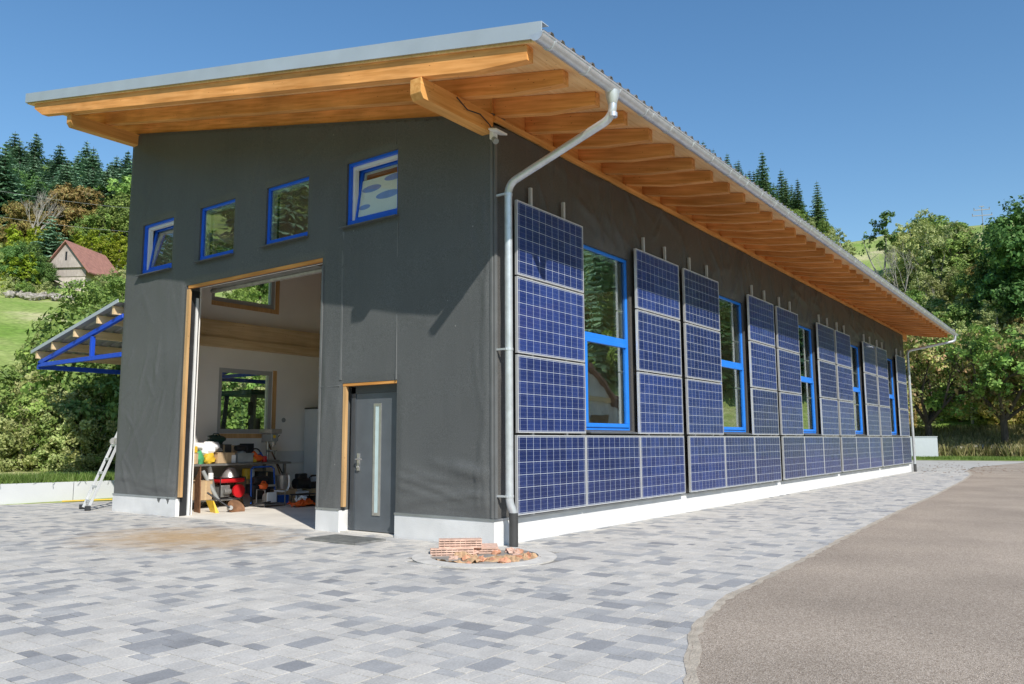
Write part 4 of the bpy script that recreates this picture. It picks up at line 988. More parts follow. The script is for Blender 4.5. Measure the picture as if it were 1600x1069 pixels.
m=MB(); m.box(0,.34,0,.22,0,.16); m.build('body',M['bplastic'],t,bevel=.008)
m=MB(); m.box(0,.34,.19,.21,.16,.38,Matrix.Translation((0,.0,0))); m.build('lid',M['dark'],t,bevel=.004)
t=thing('leaf_blower','orange and black blower lying on the bench before blue toolbox','blower',(2.42,yb+.02,zt))
m=MB(); m.blob((0,.05,.08),(.12,.08,.07),2,.1); m.build('housing',M['orange'],t,smooth=True)
m=MB(); m.tube([(-.05,.05,.12),(-.12,.03,.2),(-.16,.02,.17)],[.05,.035,.03],10); m.build('nozzle',M['orange'],t,smooth=True)
m=MB(); m.tube([(.02,.05,.14),(.06,.05,.2),(.12,.05,.1)],.014,8); m.build('handle',M['bplastic'],t,smooth=True)
# drill press
t=thing('drill_press','grey bench drill press with yellow badge at the right end of bench','drill press',(2.78,yb+.15,zt))
m=MB(); m.box(-.15,.15,-.13,.2,0,.04); m.build('base',M['mesh'],t,bevel=.01)
m=MB(); m.tube([(0,.10,.04),(0,.10,.58)],.03,14); m.build('column',M['steel'],t,smooth=True)
m=MB(); m.lathe([(.10,0),(.10,.02)],c=(0,-.06,.22),n=20); m.box(-.03,.03,-.02,.1,.2,.24); m.build('work_table',M['mesh'],t)
m=MB(); m.box(-.09,.09,-.14,.16,.42,.58); m.build('head',M['greyplastic'],t,bevel=.02)
m=MB(); m.prism([(-.14,-.19,.58),(.14,-.19,.58),(.16,.0,.58),(.12,.26,.58),(-.12,.26,.58),(-.16,0,.58)],(0,0,.10)); m.build('belt_cover',M['steel'],t,bevel=.02)
m=MB(); m.tube([(0,-.08,.42),(0,-.08,.33),(0,-.08,.30)],[.03,.025,.01],12); m.build('chuck',M['steel'],t,smooth=True)
m=MB(); m.lathe([(.035,0),(.035,.01)],n=16,M=Matrix.Translation((-.02,-.141,.52))@Matrix.Rotation(pi/2,4,'X')); m.build('badge',M['yellow'],t)
m=MB(); m.tube([(.1,0,.47),(.15,0,.47)],.02,8); m.tube([(.14,0,.47),(.15,-.1,.56)],.008,6); m.tube([(.14,0,.47),(.15,.04,.35)],.008,6); m.tube([(.14,0,.47),(.15,.12,.53)],.008,6); m.build('feed_handle',M['dark'],t)
m=MB(); m.tube([(.0,.2,.40),(.0,.2,.58)],.07,14); m.build('motor',M['mesh'],t,smooth=True)
for i,(a,b,mt,lb) in enumerate([((3.02,8.5,1.33),(3.32,8.05,.03),'rust','thin reddish rod leaning against the bench behind the drill press'),((3.10,8.55,1.2),(3.5,8.1,.02),'dark','thin dark rod leaning right of the drill press')]):
    m=MB(); m.tube([a,b],.014,8); tag(m.build('rod',M[mt],smooth=True),lb,'rod')
# below bench
cbox(1.0,7.8,.172,.30,.3,.36,M['card'],'storage_box','upright cardboard box at left end of the lower bench shelf','box',.08)
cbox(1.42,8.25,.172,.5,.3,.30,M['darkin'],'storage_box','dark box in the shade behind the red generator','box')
m=MB(); m.tube([(1.12,7.83,.18),(1.16,8.1,.80)],.035,12)
m=MB(); m.tube([(1.38,7.75,.16),(1.16,7.95,.72)],.038,14); tag(m.build('plastic_pipe',M['greyplastic'],smooth=True),'thick grey pipe leaning between cardboard box and red generator','pipe')
t=thing('generator','red portable generator on the lower bench shelf','generator',(1.44,7.78,.172))
m=MB(); m.box(.0,.56,0,.38,.30,.40); m.build('fuel_tank',M['red'],t,bevel=.035)
m=MB()
for yy in (.0,.36):
    m.tube([(0,yy,0),(0,yy,.40),(.56,yy,.40),(.56,yy,0),(0,yy,0)],.012,8)
for xx in (0,.56):
    for zz in (.0,.40): m.tube([(xx,0,zz),(xx,.36,zz)],.012,8)
m.build('frame',M['dark'],t)
m=MB(); m.box(.06,.26,.06,.32,.03,.26); m.tube([(.1,.02,.14),(.24,.02,.14)],.05,12); m.build('engine',M['mesh'],t,bevel=.01)
m=MB(); m.lathe([(.02,-.03),(.125,-.02),(.13,.04),(.02,.05)],n=22,M=Matrix.Translation((.42,.03,.14))@Matrix.Rotation(pi/2,4,'X')); m.build('recoil_cover',M['red'],t,smooth=True)
m=MB(); m.lathe([(.03,0),(.03,.03)],n=12,M=Matrix.Translation((.28,.2,.40))); m.build('fuel_cap',M['dark'],t)
m=MB(); m.lathe([(.17,0),(.165,.02),(.10,.17),(.05,.20),(.02,.22)],n=20); o=m.build('metal_funnel',M['steel'],smooth=True,loc=(1.78,7.97,.575)); tag(o,'conical steel hood standing on the red generator','hood')
cbox(.90,7.95,.0,.2,.3,.12,M['dark'],'storage_box','low dark box on the floor at the left end of the bench','box',flaps=False)
cbox(2.1,8.2,.012,.5,.35,.5,M['card'],'storage_box','tall cardboard box under the bench behind blue handle','box')
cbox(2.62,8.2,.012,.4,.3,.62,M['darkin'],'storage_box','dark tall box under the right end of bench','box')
for i,(xx,yy,zz,sx,mt,lb) in enumerate([(2.28,8.15,.52,.09,'yellow','small yellow tin on the tall cardboard box under bench'),(2.42,8.2,.52,.08,'white','small white tin on the tall cardboard box under bench'),(2.56,7.95,.86,.05,'red','small red tin on the bench near the drill press'),(2.63,8.1,.86,.045,'white','small white can on the bench by the drill press'),(1.98,8.3,.86,.07,'blue','blue can at the back of the bench'),(2.1,8.35,.86,.06,'orange','orange can at the back of the bench'),(1.27,7.85,.56,.05,'white','white cup on the upright cardboard box')]):
    m=MB(); m.lathe([(sx,0),(sx,sx*2.2),(sx*.9,sx*2.3),(sx*.4,sx*2.4)],n=16); tag(m.build('tin',M[mt],smooth=True,loc=(xx,yy,zz)),lb,'tin')
for i,(xx,yy,zz,w_,d_,h_,mt,lb) in enumerate([(1.95,8.42,.855,.3,.25,.34,'card','cardboard box standing at the back of bench behind grey crate'),(2.35,7.92,.012,.22,.2,.26,'white','white canister on the floor below the bench beside silver pump'),(2.55,7.45,.012,.26,.2,.18,'bplastic','small blue box on the floor in front of cardboard box'),(3.3,7.25,.012,.4,.25,.13,'dark','flat black case on the floor before the compressor'),(1.15,8.35,.172,.25,.25,.42,'card','narrow cardboard box at the back of the lower shelf'),(2.2,7.95,.855,.16,.14,.10,'yellow','little yellow case on the bench left of the orange blower'),(1.72,7.92,.855,.13,.2,.16,'white','white carton on the bench beside the grey crate')]):
    cbox(xx,yy,zz,w_,d_,h_,M[mt],'storage_box',lb,'box',R0_.uniform(-.2,.2),flaps=(mt=='card'))
t=thing('hose_coil','black hose coil lying against the grey crate on the bench','hose',(2.52,8.2,.86))
m=MB()
for k in range(3): m.tube([(.13*cos(a*pi/8)+.01*k,.02*k,.14+.13*sin(a*pi/8)) for a in range(17)],.013,6)
m.build('coil',M['dark'],t,smooth=True)
# hand truck / pressure washer
t=thing('pressure_washer','black pressure washer with blue handle bar under the bench','pressure washer',(1.98,7.55,.01))
m=MB(); m.tube([(0,0,.05),(.02,.05,.72),(.08,.06,.76),(.50,.06,.76),(.56,.05,.72),(.58,0,.05)],.016,10); m.build('handle_bar',M['bplastic'],t,smooth=True)
m=MB(); m.box(.08,.50,.05,.35,.12,.42); m.tube([(.1,.1,.5),(.45,.1,.5)],.08,14); m.build('motor',M['dark'],t,bevel=.03)
m=MB(); m.lathe([(.02,-.03),(.12,-.03),(.12,.03),(.02,.03)],n=20,M=Matrix.Translation((0,.1,.13))@Matrix.Rotation(pi/2,4,'Y')); m.build('wheel',M['dark'],t)
t=thing('water_pump','silver pump with bent tube handle standing before the bench','pump',(2.0,7.15,.006))
m=MB(); m.box(0,.52,0,.3,.03,.06); m.tube([(.02,.02,0),(.02,.02,.33),(.02,.28,.33),(.02,.28,0)],.012,8); m.tube([(.5,.02,0),(.5,.02,.3),(.5,.28,.3),(.5,.28,0)],.012,8); m.build('frame',M['mesh'],t)
m=MB(); m.tube([(.12,.15,.17),(.3,.15,.17),(.34,.15,.17)],[.09,.10,.05],16); m.build('motor',M['steel'],t,smooth=True)
m=MB(); m.tube([(.3,.1,.30),(.48,.08,.28),(.60,.08,.30),(.64,.08,.38),(.64,.08,.52),(.62,.08,.6)],.02,10); m.build('tube_handle',M['whitepvc'],t,smooth=True)
m=MB(); m.box(.08,.3,.02,.05,.08,.28); m.build('guard_plate',M['cabinet'],t,bevel=.01)
t=thing('chainsaw','small orange chainsaw lying on top of the silver pump','chainsaw',(2.02,7.3,.36))
m=MB(); m.blob((.06,0,.05),(.10,.06,.06),3,.15); m.build('body',M['orange'],t,smooth=True)
m=MB(); m.box(.15,.36,-.005,.005,.03,.07); m.build('blade',M['steel'],t)
m=MB(); m.tube([(0,0,.08),(.03,0,.14),(.1,0,.13),(.12,0,.08)],.01,6); m.build('handle',M['orange'],t,smooth=True)
m=crumple(0,.50,-.16,.16,.03,8,.14,10); m.v=[(x,y,z*max(0,1-abs(y)/.20)+.01) for x,y,z in m.v]; tag(m.build('carrier_bag',M['orange'],loc=(2.30,6.72,.01)),'crumpled orange plastic bag on the floor in the sun','bag')
m=crumple(.1,.3,-.1,.08,.1,4,.08,8); tag(m.build('carrier_bag',M['white'],loc=(2.30,6.70,.03)),'crumpled white bag lying on the orange one','bag')
cbox(2.72,7.6,.012,.46,.34,.27,M['card'],'storage_box','cardboard box on the floor under the zinc bucket','box',.1)
m=MB(); m.lathe([(.11,0),(.15,.28),(.157,.285),(.15,.29),(.14,.28),(.10,.02)],n=24); m.tube([(-.15,0,.28),(-.1,-.1,.32),(.1,-.1,.32),(.15,0,.28)],.005,6); tag(m.build('bucket',M['steel'],smooth=True,loc=(2.88,7.75,.295)),'dented zinc bucket standing on a cardboard box','bucket')
t=thing('air_compressor','black air compressor right of the bench','compressor',(3.18,7.75,.24))
m=MB(); m.tube([(0,0,.15),(.02,0,.15),(.36,0,.15),(.38,0,.15)],[.05,.11,.11,.05],16); m.build('tank',M['dark'],t,smooth=True)
m=MB(); m.box(.05,.30,-.07,.07,.24,.36); m.build('motor',M['dark'],t,bevel=.03)
m=MB(); m.tube([(.38,0,.3),(.46,0,.33),(.47,0,.2)],.012,8); m.build('handle',M['steel'],t)
cbox(3.14,7.6,.012,.32,.3,.22,M['cabinet'],'storage_box','white and blue printed box under the black compressor','box',flaps=False)
cbox(3.52,7.6,.012,.36,.3,.25,M['card'],'storage_box','cardboard box under the black machine case by the wall corner','box')
t=thing('machine_case','black carrying case with oval handle on a cardboard box','case',(3.50,7.62,.27))
m=MB(); m.box(0,.42,0,.25,0,.14); m.build('body',M['dark'],t,bevel=.03)
m=MB(); m.tube([(.08,.12,.14),(.08,.12,.24),(.14,.12,.27),(.26,.12,.27),(.30,.12,.22),(.30,.12,.14)],.02,10); m.build('handle',M['dark'],t,smooth=True)
m=MB(); m.lathe([(.02,0),(.34,.01),(.36,.03),(.30,.05),(.02,.06)],n=26,c=(0,0,0)); tag(m.build('round_tray',M['dark'],smooth=True,loc=(3.02,6.85,.008)),'flat black round tub on the floor beside the orange bag','tub')
t=thing('angle_stand','small black folding stand on the floor under the boxes','stand',(2.80,7.15,.008))
m=MB(); m.box(0,.5,0,.25,.18,.20); m.build('top',M['dark'],t)
for (x,y) in ((.02,.02),(.46,.02),(.02,.21),(.46,.21)): MB().tube([(x,y,.18),(x*1.1-.02,y,0)],.01,6).build('leg',M['dark'],t)
t=thing('brush_cutter','strimmer with brown round guard lying at the gate threshold','strimmer',(1.0,6.75,.01))
m=MB(); m.lathe([(.02,0),(.15,.01),(.17,.05),(.15,.045),(.02,.03)],n=22,M=Matrix.Rotation(.9,4,'X')@Matrix.Translation((.12,.08,-.03))); m.build('guard',M['rust'],t,smooth=True)
m=MB(); m.tube([(-.02,.0,.08),(.02,.1,.06),(.1,.1,.05)],[.04,.05,.03],12); m.build('gear_head',M['steel'],t,smooth=True)
m=MB(); m.tube([(-.04,0,.08),(-.28,.35,.35)],.017,8); m.tube([(.1,.15,.04),(1.1,.35,.1)],.015,8); m.build('shaft',M['dark'],t,smooth=True)
m=MB(); m.hexa([(.58,7.1,.006),(.60,7.1,.006),(.68,7.4,.006),(.66,7.4,.006)],[(.62,7.2,.85),(.64,7.2,.85),(.70,7.45,.55),(.68,7.45,.55)]); tag(m.build('board',M['rust']),'rusty brown plate leaning by the left gate jamb','plate')
m=MB(); m.hexa([(.74,6.85,.006),(.80,6.83,.006),(.86,7.1,.006),(.80,7.1,.006)],[(.74,6.95,.22),(.76,6.95,.22),(.78,7.2,.22),(.76,7.2,.22)]); tag(m.build('bag',M['yellow']),'yellow wedge-shaped bag on the floor by the brown plate','bag')
t=thing('locker','tall pale metal locker against the rear wall inside','locker',(4.15,8.05,.006))
m=MB(); m.box(0,.9,0,.6,.05,2.0); m.build('body',M['cabinet'],t,bevel=.006)
for i in range(2): 
    dd=MB().box(.02+.44*i,.44+.44*i,-.012,-.001,.07,1.98).build('door',M['cabinet'],t,bevel=.003)
    MB().box(.38+.10*i,.40+.10*i,-.03,-.012,.95,1.1).build('handle',M['dark'],dd)
MB().box(-.01,.91,-.02,.61,2.0,2.03).build('top',M['dark'],t)
# ------------------------------------------------------------------ vegetation
rng=np.random.default_rng(12)
def quads_at(P,Nrm,size,asp=1.6,jit=.5):
    """leaf quads at P facing Nrm"""
    n=len(P); N_=Nrm+rng.normal(0,jit,(n,3)); N_/=np.linalg.norm(N_,axis=1,keepdims=True)+1e-9
    A=rng.normal(0,1,(n,3)); T_=np.cross(N_,A); T_/=np.linalg.norm(T_,axis=1,keepdims=True)+1e-9; B_=np.cross(N_,T_)
    s=size*rng.uniform(.6,1.3,(n,1)); a=T_*s*.5*asp; b=B_*s*.5
    V=np.stack([P-a,P-b*.9+a*.1,P+a,P+b*.9+a*.1],1)      # rhombic leaf
    return V.reshape(-1,3)
def blob_leaves(blobs,density,size,shell=.55,up=.25):
    """blobs: (cx,cy,cz,rx,ry,rz)"""
    out=[]
    for (cx,cy,cz_,rx,ry,rz) in blobs:
        area=4*pi*((rx*ry)**1.6/3+(rx*rz)**1.6/3+(ry*rz)**1.6/3)**(1/1.6)
        n=max(8,int(area*density)); d=rng.normal(0,1,(n,3)); d/=np.linalg.norm(d,axis=1,keepdims=True)
        # sub clumps : pull directions to clump centres for a lumpy surface
        k=max(5,n//40); c=rng.normal(0,1,(k,3)); c/=np.linalg.norm(c,axis=1,keepdims=True)
        idx=rng.integers(0,k,n); d=d*.34+c[idx]*1.0; ln=np.linalg.norm(d,axis=1,keepdims=True); dn=d/ln
        rad=(shell+(1.12-shell)*rng.uniform(0,1,(n,1))**.6)*(.86+.28*rng.uniform(0,1,(k,1))[idx])
        P=dn*rad*np.array([rx,ry,rz])+np.array([cx,cy,cz_]); 
        out.append(quads_at(P,dn+np.array([0,0,up]),size))
    return np.concatenate(out)
def rand_blobs(R,H0,H1,n,rmin,rmax,seed,shape='round'):
    r=random.Random(seed); out=[]
    for i in range(n):
        t=(i+.5)/n; z=H0+(H1-H0)*t
        env={'round':sqrt(max(.05,1-(2*t-1)**2*.9)),'vase':.5+.5*sin(pi*min(1,t*1.1)),'cone':max(.15,1.05-t),'col':.8 if t<.85 else .5}[shape]*R
        a=r.uniform(0,2*pi) + i*2.4; q=env*sqrt(r.uniform(.05,1))*.8; s=r.uniform(rmin,rmax)
        out.append((q*cos(a),q*sin(a),z,s,s,s*r.uniform(.7,.95)))
    return out
def limbs(mb,H,blobs,r0,seed,fork=.35,n=8,base=(0,0)):
    r=random.Random(seed); zf=H*fork
    mb.tube([(base[0],base[1],-.3),(base[0]+.03*H*r.uniform(-1,1),base[1],zf*.5),(base[0],base[1],zf),(base[0]+.1,base[1],H*.8)],[r0*1.25,r0*.95,r0*.8,r0*.15],8)
    for b in r.sample(blobs,min(n,len(blobs))):
        e=Vector(b[:3]); s=Vector((base[0],base[1],zf*r.uniform(.8,1.15))); mid=s.lerp(e,.5)+Vector((0,0,-.06*H*r.uniform(0,1)))+Vector((r.uniform(-.2,.2),r.uniform(-.2,.2),0))*H*.08
        mb.tube([s,mid,e],[r0*.45,r0*.28,r0*.08],6)
def make_tree(name,label,cat,mat_leaf,R,H0,H1,n,rmin,rmax,dens,size,seed,shape='round',r0=.2,fork=.35,bark='bark',nl=8,group=None,crown='crown'):
    t=thing(name,label,cat,group=group)
    bl=rand_blobs(R,H0,H1,n,rmin,rmax,seed,shape)
    V=blob_leaves(bl,dens,size); np_mesh(crown,V,len(V)//4,mat_leaf,t)
    m=MB(); limbs(m,H1,bl,r0,seed,fork,nl); m.build('trunk',M[bark],t,smooth=True)
    return t
def conifer(name,label,H,R,mat_leaf,seed,dens=1.0,group=None):
    t=thing(name,label,'conifer',group=group); r=random.Random(seed)
    P=[];Q=[];S=[]
    lev=int(26*dens); V=[]
    for i in range(lev):
        u=i/lev; z=H*(.06+.92*u); rl=R*(1-u)**.8*r.uniform(.78,1.12)+.18
        nb=max(5,int(11*(1-u*.5)*dens))
        for k in range(nb):
            a=2*pi*k/nb+r.uniform(-.3,.3)+i*.7; L_=rl*r.uniform(.75,1.15); dr=-.28-.12*r.random()
            d=np.array([cos(a),sin(a),0]); side=np.array([-sin(a),cos(a),0])
            ns=4
            for j in range(ns):
                f0=j/ns; f1=(j+1.25)/ns; wdt=L_*.30*(1.15-f0*.75)+.08
                z0=z+L_*(dr*f0+.18*f0*f0); z1=z+L_*(dr*f1+.18*f1*f1)
                a0=d*L_*f0; a1=d*L_*min(f1,1.1)
                for sg in (-1,1):
                    p0=a0+np.array([0,0,z0]); p3=a1+np.array([0,0,z1])
                    V+= [p0,p0+side*sg*wdt*.5+(p3-p0)*.35+np.array([0,0,-wdt*.15]),p0+side*sg*wdt+(p3-p0)*1.0+np.array([0,0,-wdt*.55]),p3]
    V=np.array(V); V+=rng.normal(0,.03*R/2,V.shape)
    np_mesh('crown',V,len(V)//4,mat_leaf,t)
    MB().tube([(0,0,-.6),(0,0,H*.5),(0,0,H*.98)],[H*.013,H*.008,.02],7).build('trunk',M['bark'],t,smooth=True)
    return t
def place(proto,used,x,y,z,s=1,rz=0,label=None,group=None,sz=None):
    o=proto if not used[0] else copy_tree(proto); used[0]=True
    o.location=(x,y,z); o.rotation_euler=(0,0,rz); o.scale=(s,s,s if sz is None else sz)
    if label: o['label']=label
    if group: o['group']=group
    return o
R_=random.Random(99)
# --- forest on the left hill (individual conifers)
sp=[conifer('spruce_tree','dark blue-green spruce in the forest on the upper left hillside',(16,13,17,14.5,12)[i],(3.8,4.0,4.3,3.5,3.7)[i],LF['spruce'],i+1,(.95,1.1,1.0,1.15,.9)[i]) for i in range(5)]
spu=[[False] for _ in range(5)]
GL='spruces of the hillside forest'
LS=['tall blue-green spruce standing in the dense forest on the left hillside']
pts=[]
az=57.0
for ring in range(15):
    r=124+ring*7.2
    az=57.2+R_.uniform(0,1)
    while az<71.5 and len(pts)<230:
        pts.append((az+R_.uniform(-.5,.5),r+R_.uniform(-3,3))); az+=(2.05-ring*.045) if ring<8 else 1.35
for i,(az,r) in enumerate(pts):
    x,y,z=polar(az,r); k=(i*7)%5; s=R_.uniform(.78,1.22)
    place(sp[k],spu[k],x,y,z-.5,s*1.18,R_.uniform(0,6),LS[0],GL,sz=s*R_.uniform(.74,.92))
for i in range(26): pass
# --- ridge spruces to the right, above the eaves
LR='dark spruce on the ridge above the eaves, seen right of the roof corner'
spd=conifer('spruce_tree',LR,16,2.9,LF['spruce_dk'],8); spdu=[False]
for i,(px,r,s) in enumerate([(1085,236,1.15),(1100,234,1.0),(1112,232,1.25),(1128,228,1.05),(1140,232,.9),(1150,226,1.0),(1163,230,1.0),(1172,222,.8),(1185,224,.9),(1198,228,1.1),(1207,220,1.25),(1216,226,.95),(1228,218,.8),(1236,222,1.15),(1252,205,.75),(1262,200,.8),(1107,229,.8),(1120,226,.85),(1134,225,.75),(1146,222,.8),(1157,221,.7),(1168,219,.85),(1179,218,.7),(1192,217,.8),(1212,214,.8),(1223,213,.75),(1243,208,.85),(1256,200,.6),(1268,194,.55),(1293,178,.78)]):
    x,y,z=at(px,r); place(spd,spdu,x,y,z-.5,s*1.2,R_.uniform(0,6),LR if px<1280 else 'small lone dark spruce standing between ridge forest and bright meadow','spruces on the right ridge' if px<1280 else None)
# --- mid slope deciduous prototypes
tr_green=make_tree('broadleaf_tree','t','tree',LF['green'],3.6,2.0,8.2,26,1.0,1.7,22,.20,31,r0=.22); ug=[False]
tr_dk=make_tree('broadleaf_tree','t','tree',LF['dkgreen'],4.6,2.0,10.5,34,1.2,2.0,18,.22,32,r0=.3); ud=[False]
tr_ol=make_tree('broadleaf_tree','t','tree',LF['olive'],3.4,1.0,7.5,26,.7,1.4,17,.17,33,shape='vase',r0=.16,bark='palebark',nl=14); uo=[False]
tr_br=make_tree('broadleaf_tree','t','tree',LF['brown'],4.2,1.5,8.5,28,1.1,1.8,20,.22,34,r0=.25); ub=[False]
tr_ye=make_tree('young_conifer','t','tree',LF['yellow'],1.5,.3,5.2,14,.5,.95,34,.16,35,shape='cone',r0=.1,fork=.6,nl=3); uy=[False]
def pt(proto,u,px,r,s,label,group=None,sz=None,dz=-.3):
    x,y,z=at(px,r); return place(proto,u,x,y,z+dz,s,R_.uniform(0,6),label,group,sz)
pt(tr_br,ub,95,122,1.0,'rusty brown autumn tree in front of the spruces on left hill')
pt(tr_br,ub,128,121,.7,'smaller brownish tree right of the rusty autumn tree')
pt(tr_br,ub,15,118,.7,'brownish bush tree at the left edge below the bare tree')
pt(tr_green,ug,172,126,1.35,'large light green tree beside the hall below the spruces')
pt(tr_green,ug,188,118,1.1,'light green tree touching the hall edge, lower of the two',)
pt(tr_green,ug,140,118,.8,'small green tree between brown tree and light green tree')
pt(tr_dk,ud,8,136,.9,'dark green broadleaf tree at the left edge under the spruces')
for i,(px,r,s) in enumerate([(5,150,.8),(22,142,.9),(48,139,.8),(70,146,.9),(100,150,.8),(125,140,.9),(148,146,1.0),(162,138,.9),(180,150,.9),(195,142,1.0),(35,165,.8),(140,168,.8),(15,185,1.1),(60,190,1.1),(105,192,1.2),(165,188,1.1),(85,175,1.0),(120,178,1.1),(45,178,.9),(195,180,1.0),(5,172,1.0),(85,138,.7),(185,172,.8)]): pt(tr_green if i%3 else tr_ol,ug if i%3 else uo,px,r,s,'light broadleaf tree growing between the spruces of the left forest','broadleaf trees among the left spruces')
YG='yellow-green young trees above the barn'
for i,px in enumerate([2,10,19,27,36,45,54,64,100,109,118,127,136,145,154,163,172,181,190]):
    pt(tr_ye,uy,px+R_.uniform(-2,2),110+R_.uniform(-3,4)-(4 if px<70 else 0),R_.uniform(.7,.98),'bright yellow-green young tree in the rows above the barn',YG,dz=-.2)
for i,px in enumerate([0,12,24,38,52,8,30]): pt(tr_ye,uy,px,101-(6 if i>4 else 0),R_.uniform(.65,.85),'bright yellow-green young tree at left edge beside the barn','yellow-green young trees left of the barn')
sb_=conifer('blue_spruce','blue-grey spruce standing left of the wooden barn',8.5,3.0,LF['spruce'],44,.8); x,y,z=at(62,101); sb_.location=(x,y,z-.3)
for i,(px,r,s,l) in enumerate([(30,97,.6,'dark green tree below the yellow-green trees at the left'),(12,96,.6,'dark green tree at the left edge above the meadow'),(50,97,.45,'dark bush tree just left of the barn')]): pt(tr_dk,ud,px,r,s*.75,l)
# bare tree
t=thing('bare_tree','leafless pale grey tree standing against the spruces on left hill','tree'); m=MB(); rb=random.Random(6)
def grow(p,d,L_,r,depth):
    q=p+d*L_; m.tube([p,p.lerp(q,.5)+Vector((rb.uniform(-1,1),rb.uniform(-1,1),0))*L_*.05,q],[r,r*.8,r*.6],5,caps=False)
    if depth==0: return
    for _ in range(3 if depth>1 else 4):
        nd=(d*1.0+Vector((rb.uniform(-1,1)*.62,rb.uniform(-1,1)*.62,rb.uniform(.05,.75)))).normalized(); grow(p.lerp(q,rb.uniform(.5,1)),nd,L_*rb.uniform(.6,.8),r*.55,depth-1)
grow(Vector((0,0,-.5)),Vector((.03,0,1)),3.9,.16,5); m.build('branches',M['palebark'],t); x,y,z=at(34,112); t.location=(x,y,z); 
# --- barn on the hillside
x,y,z=at(92,98)
BN=thing('barn','old wooden barn with steep red tiled roof on the left hillside','barn',(x,y,z-.6),radians(az_px(92)+180-34))
# local: gable faces +x, ridge along -x
m=MB(); w2=2.35; h1=3.1; hp=6.6; ln=7.2
m.box(-ln,0,-w2,w2,-.5,2.4); m.build('stone_base',M['barnbase'],BN)
m=MB(); m.prism([(.08,-w2-.15,2.3),(.08,w2+.15,2.3),(.08,w2+.15,h1+.3),(.08,-w2-.15,h1+.3)],(-ln-.1,0,0)); m.build('lower_boards',M['barnwood'],BN)
m=MB(); m.prism([(.35,-w2-.25,h1+.3),(.35,w2+.25,h1+.3),(.35,0,hp)],(-ln-.5,0,0)); m.build('gable_boards',M['barnwood'],BN)
m=MB()
for sg in (-1,1):
    m.hexa([(.75,0,hp+.02),(-ln-.6,0,hp+.02),(-ln-.6,sg*(w2+.9),h1-.55),(.75,sg*(w2+.9),h1-.55)],[(.75,0,hp+.2),(-ln-.6,0,hp+.2),(-ln-.6,sg*(w2+.95),h1-.4),(.75,sg*(w2+.95),h1-.4)])
m.build('roof',M['roofred'],BN)
m=MB(); m.box(.36,.38,-.12,.12,hp-2.3,hp-1.2); m.build('window',M['dark'],BN)
m=MB(); m.box(.085,.10,-1.9,-1.3,2.75,3.0); BN.scale=(.88,.88,.88); m.build('window',M['dark'],BN)
m=MB(); m.box(.0,.03,.6,1.7,-.4,1.7); m.build('door',M['barnwood'],BN)
# stone terrace below the barn
m=MB(); rq=random.Random(8)
for i in range(60):
    px=2+i*3.1; x,y,z=at(px,88.5+1.2*sin(i*.4)); m.blob((x,y,z+.25),(.6*rq.uniform(.6,1.2),.4,.35*rq.uniform(.5,1.1)),i,.3,7,5)
tag(m.build('stone_wall',M['stonewall']),'low crumbling dry stone wall below the wooden barn','wall')
# garden shrubs near barn & meadow
sh_g=make_tree('shrub','t','shrub',LF['green'],1.5,.2,2.2,14,.5,.9,50,.12,51,r0=.06,nl=8); us=[False]
sh_o=make_tree('shrub','t','shrub',LF['olive'],1.5,.2,2.4,14,.45,.85,46,.11,52,r0=.05,nl=12); uso=[False]
for i,(px,r,s) in enumerate([(60,91,.6),(74,89.5,.45),(140,90,.7),(152,92,.9),(163,93,1.0),(172,91,1.0),(40,90,.5),(22,89.5,.6),(5,90,.7),(150,86,.8),(165,84,1.0),(175,80,1.1),(183,88,1.1),(190,95,1.2)]):
    pt(sh_g if i%2 else sh_o,us if i%2 else uso,px,r,s,'garden shrub on the slope beside and below the barn','garden shrubs around the barn',dz=0)
for i,(px,r,s) in enumerate([(45,54,.5),(60,50,.8),(70,56,.7),(52,42,.8),(25,36,.7),(5,38,.6),(64,40,.9),(80,46,.9)]):
    pt(sh_o,uso,px,r,s,'small olive shrub scattered on the left meadow slope','small shrubs on the meadow slope',dz=0)
# big green tree just behind the canopy
bt1=make_tree('broadleaf_tree','tall bushy green tree behind the canopy roof','tree',LF['green'],1.35,.3,5.6,34,.45,.8,110,.085,61,shape='round',r0=.16,nl=10)
x,y,z=at(130,38); bt1.location=(x,y,z)
bt2=make_tree('broadleaf_tree','bushy green tree between barn and hall edge above canopy','tree',LF['green'],1.4,.3,5.9,26,.45,.8,100,.085,62,r0=.13,nl=8)
x,y,z=at(182,41); bt2.location=(x,y,z)
for i,(px,r,s) in enumerate([(340,34,.9),(358,37,.8),(378,35,.9),(396,39,1.0),(412,36,.8),(430,38,1.0),(350,46,1.2),(370,48,1.2),(390,50,1.3),(415,47,1.2),(440,46,1.2)]): pt(sh_o if i%2 else sh_g,uso if i%2 else us,px,r,s,'shrub on the grassy slope seen through the lower rear window','shrubs seen through the rear window')
for i,(px,r,s) in enumerate([(352,62,.9),(372,70,.8),(392,58,.7),(410,66,1.0),(425,75,.8),(440,60,.9),(330,66,.9),(365,88,1.0),(400,95,1.0),(430,92,1.0)]): pt(tr_green if i%3 else sh_o,ug if i%3 else uso,px,r,s*.6,'green tree on the far meadow seen through the rear windows','trees seen through the rear windows')
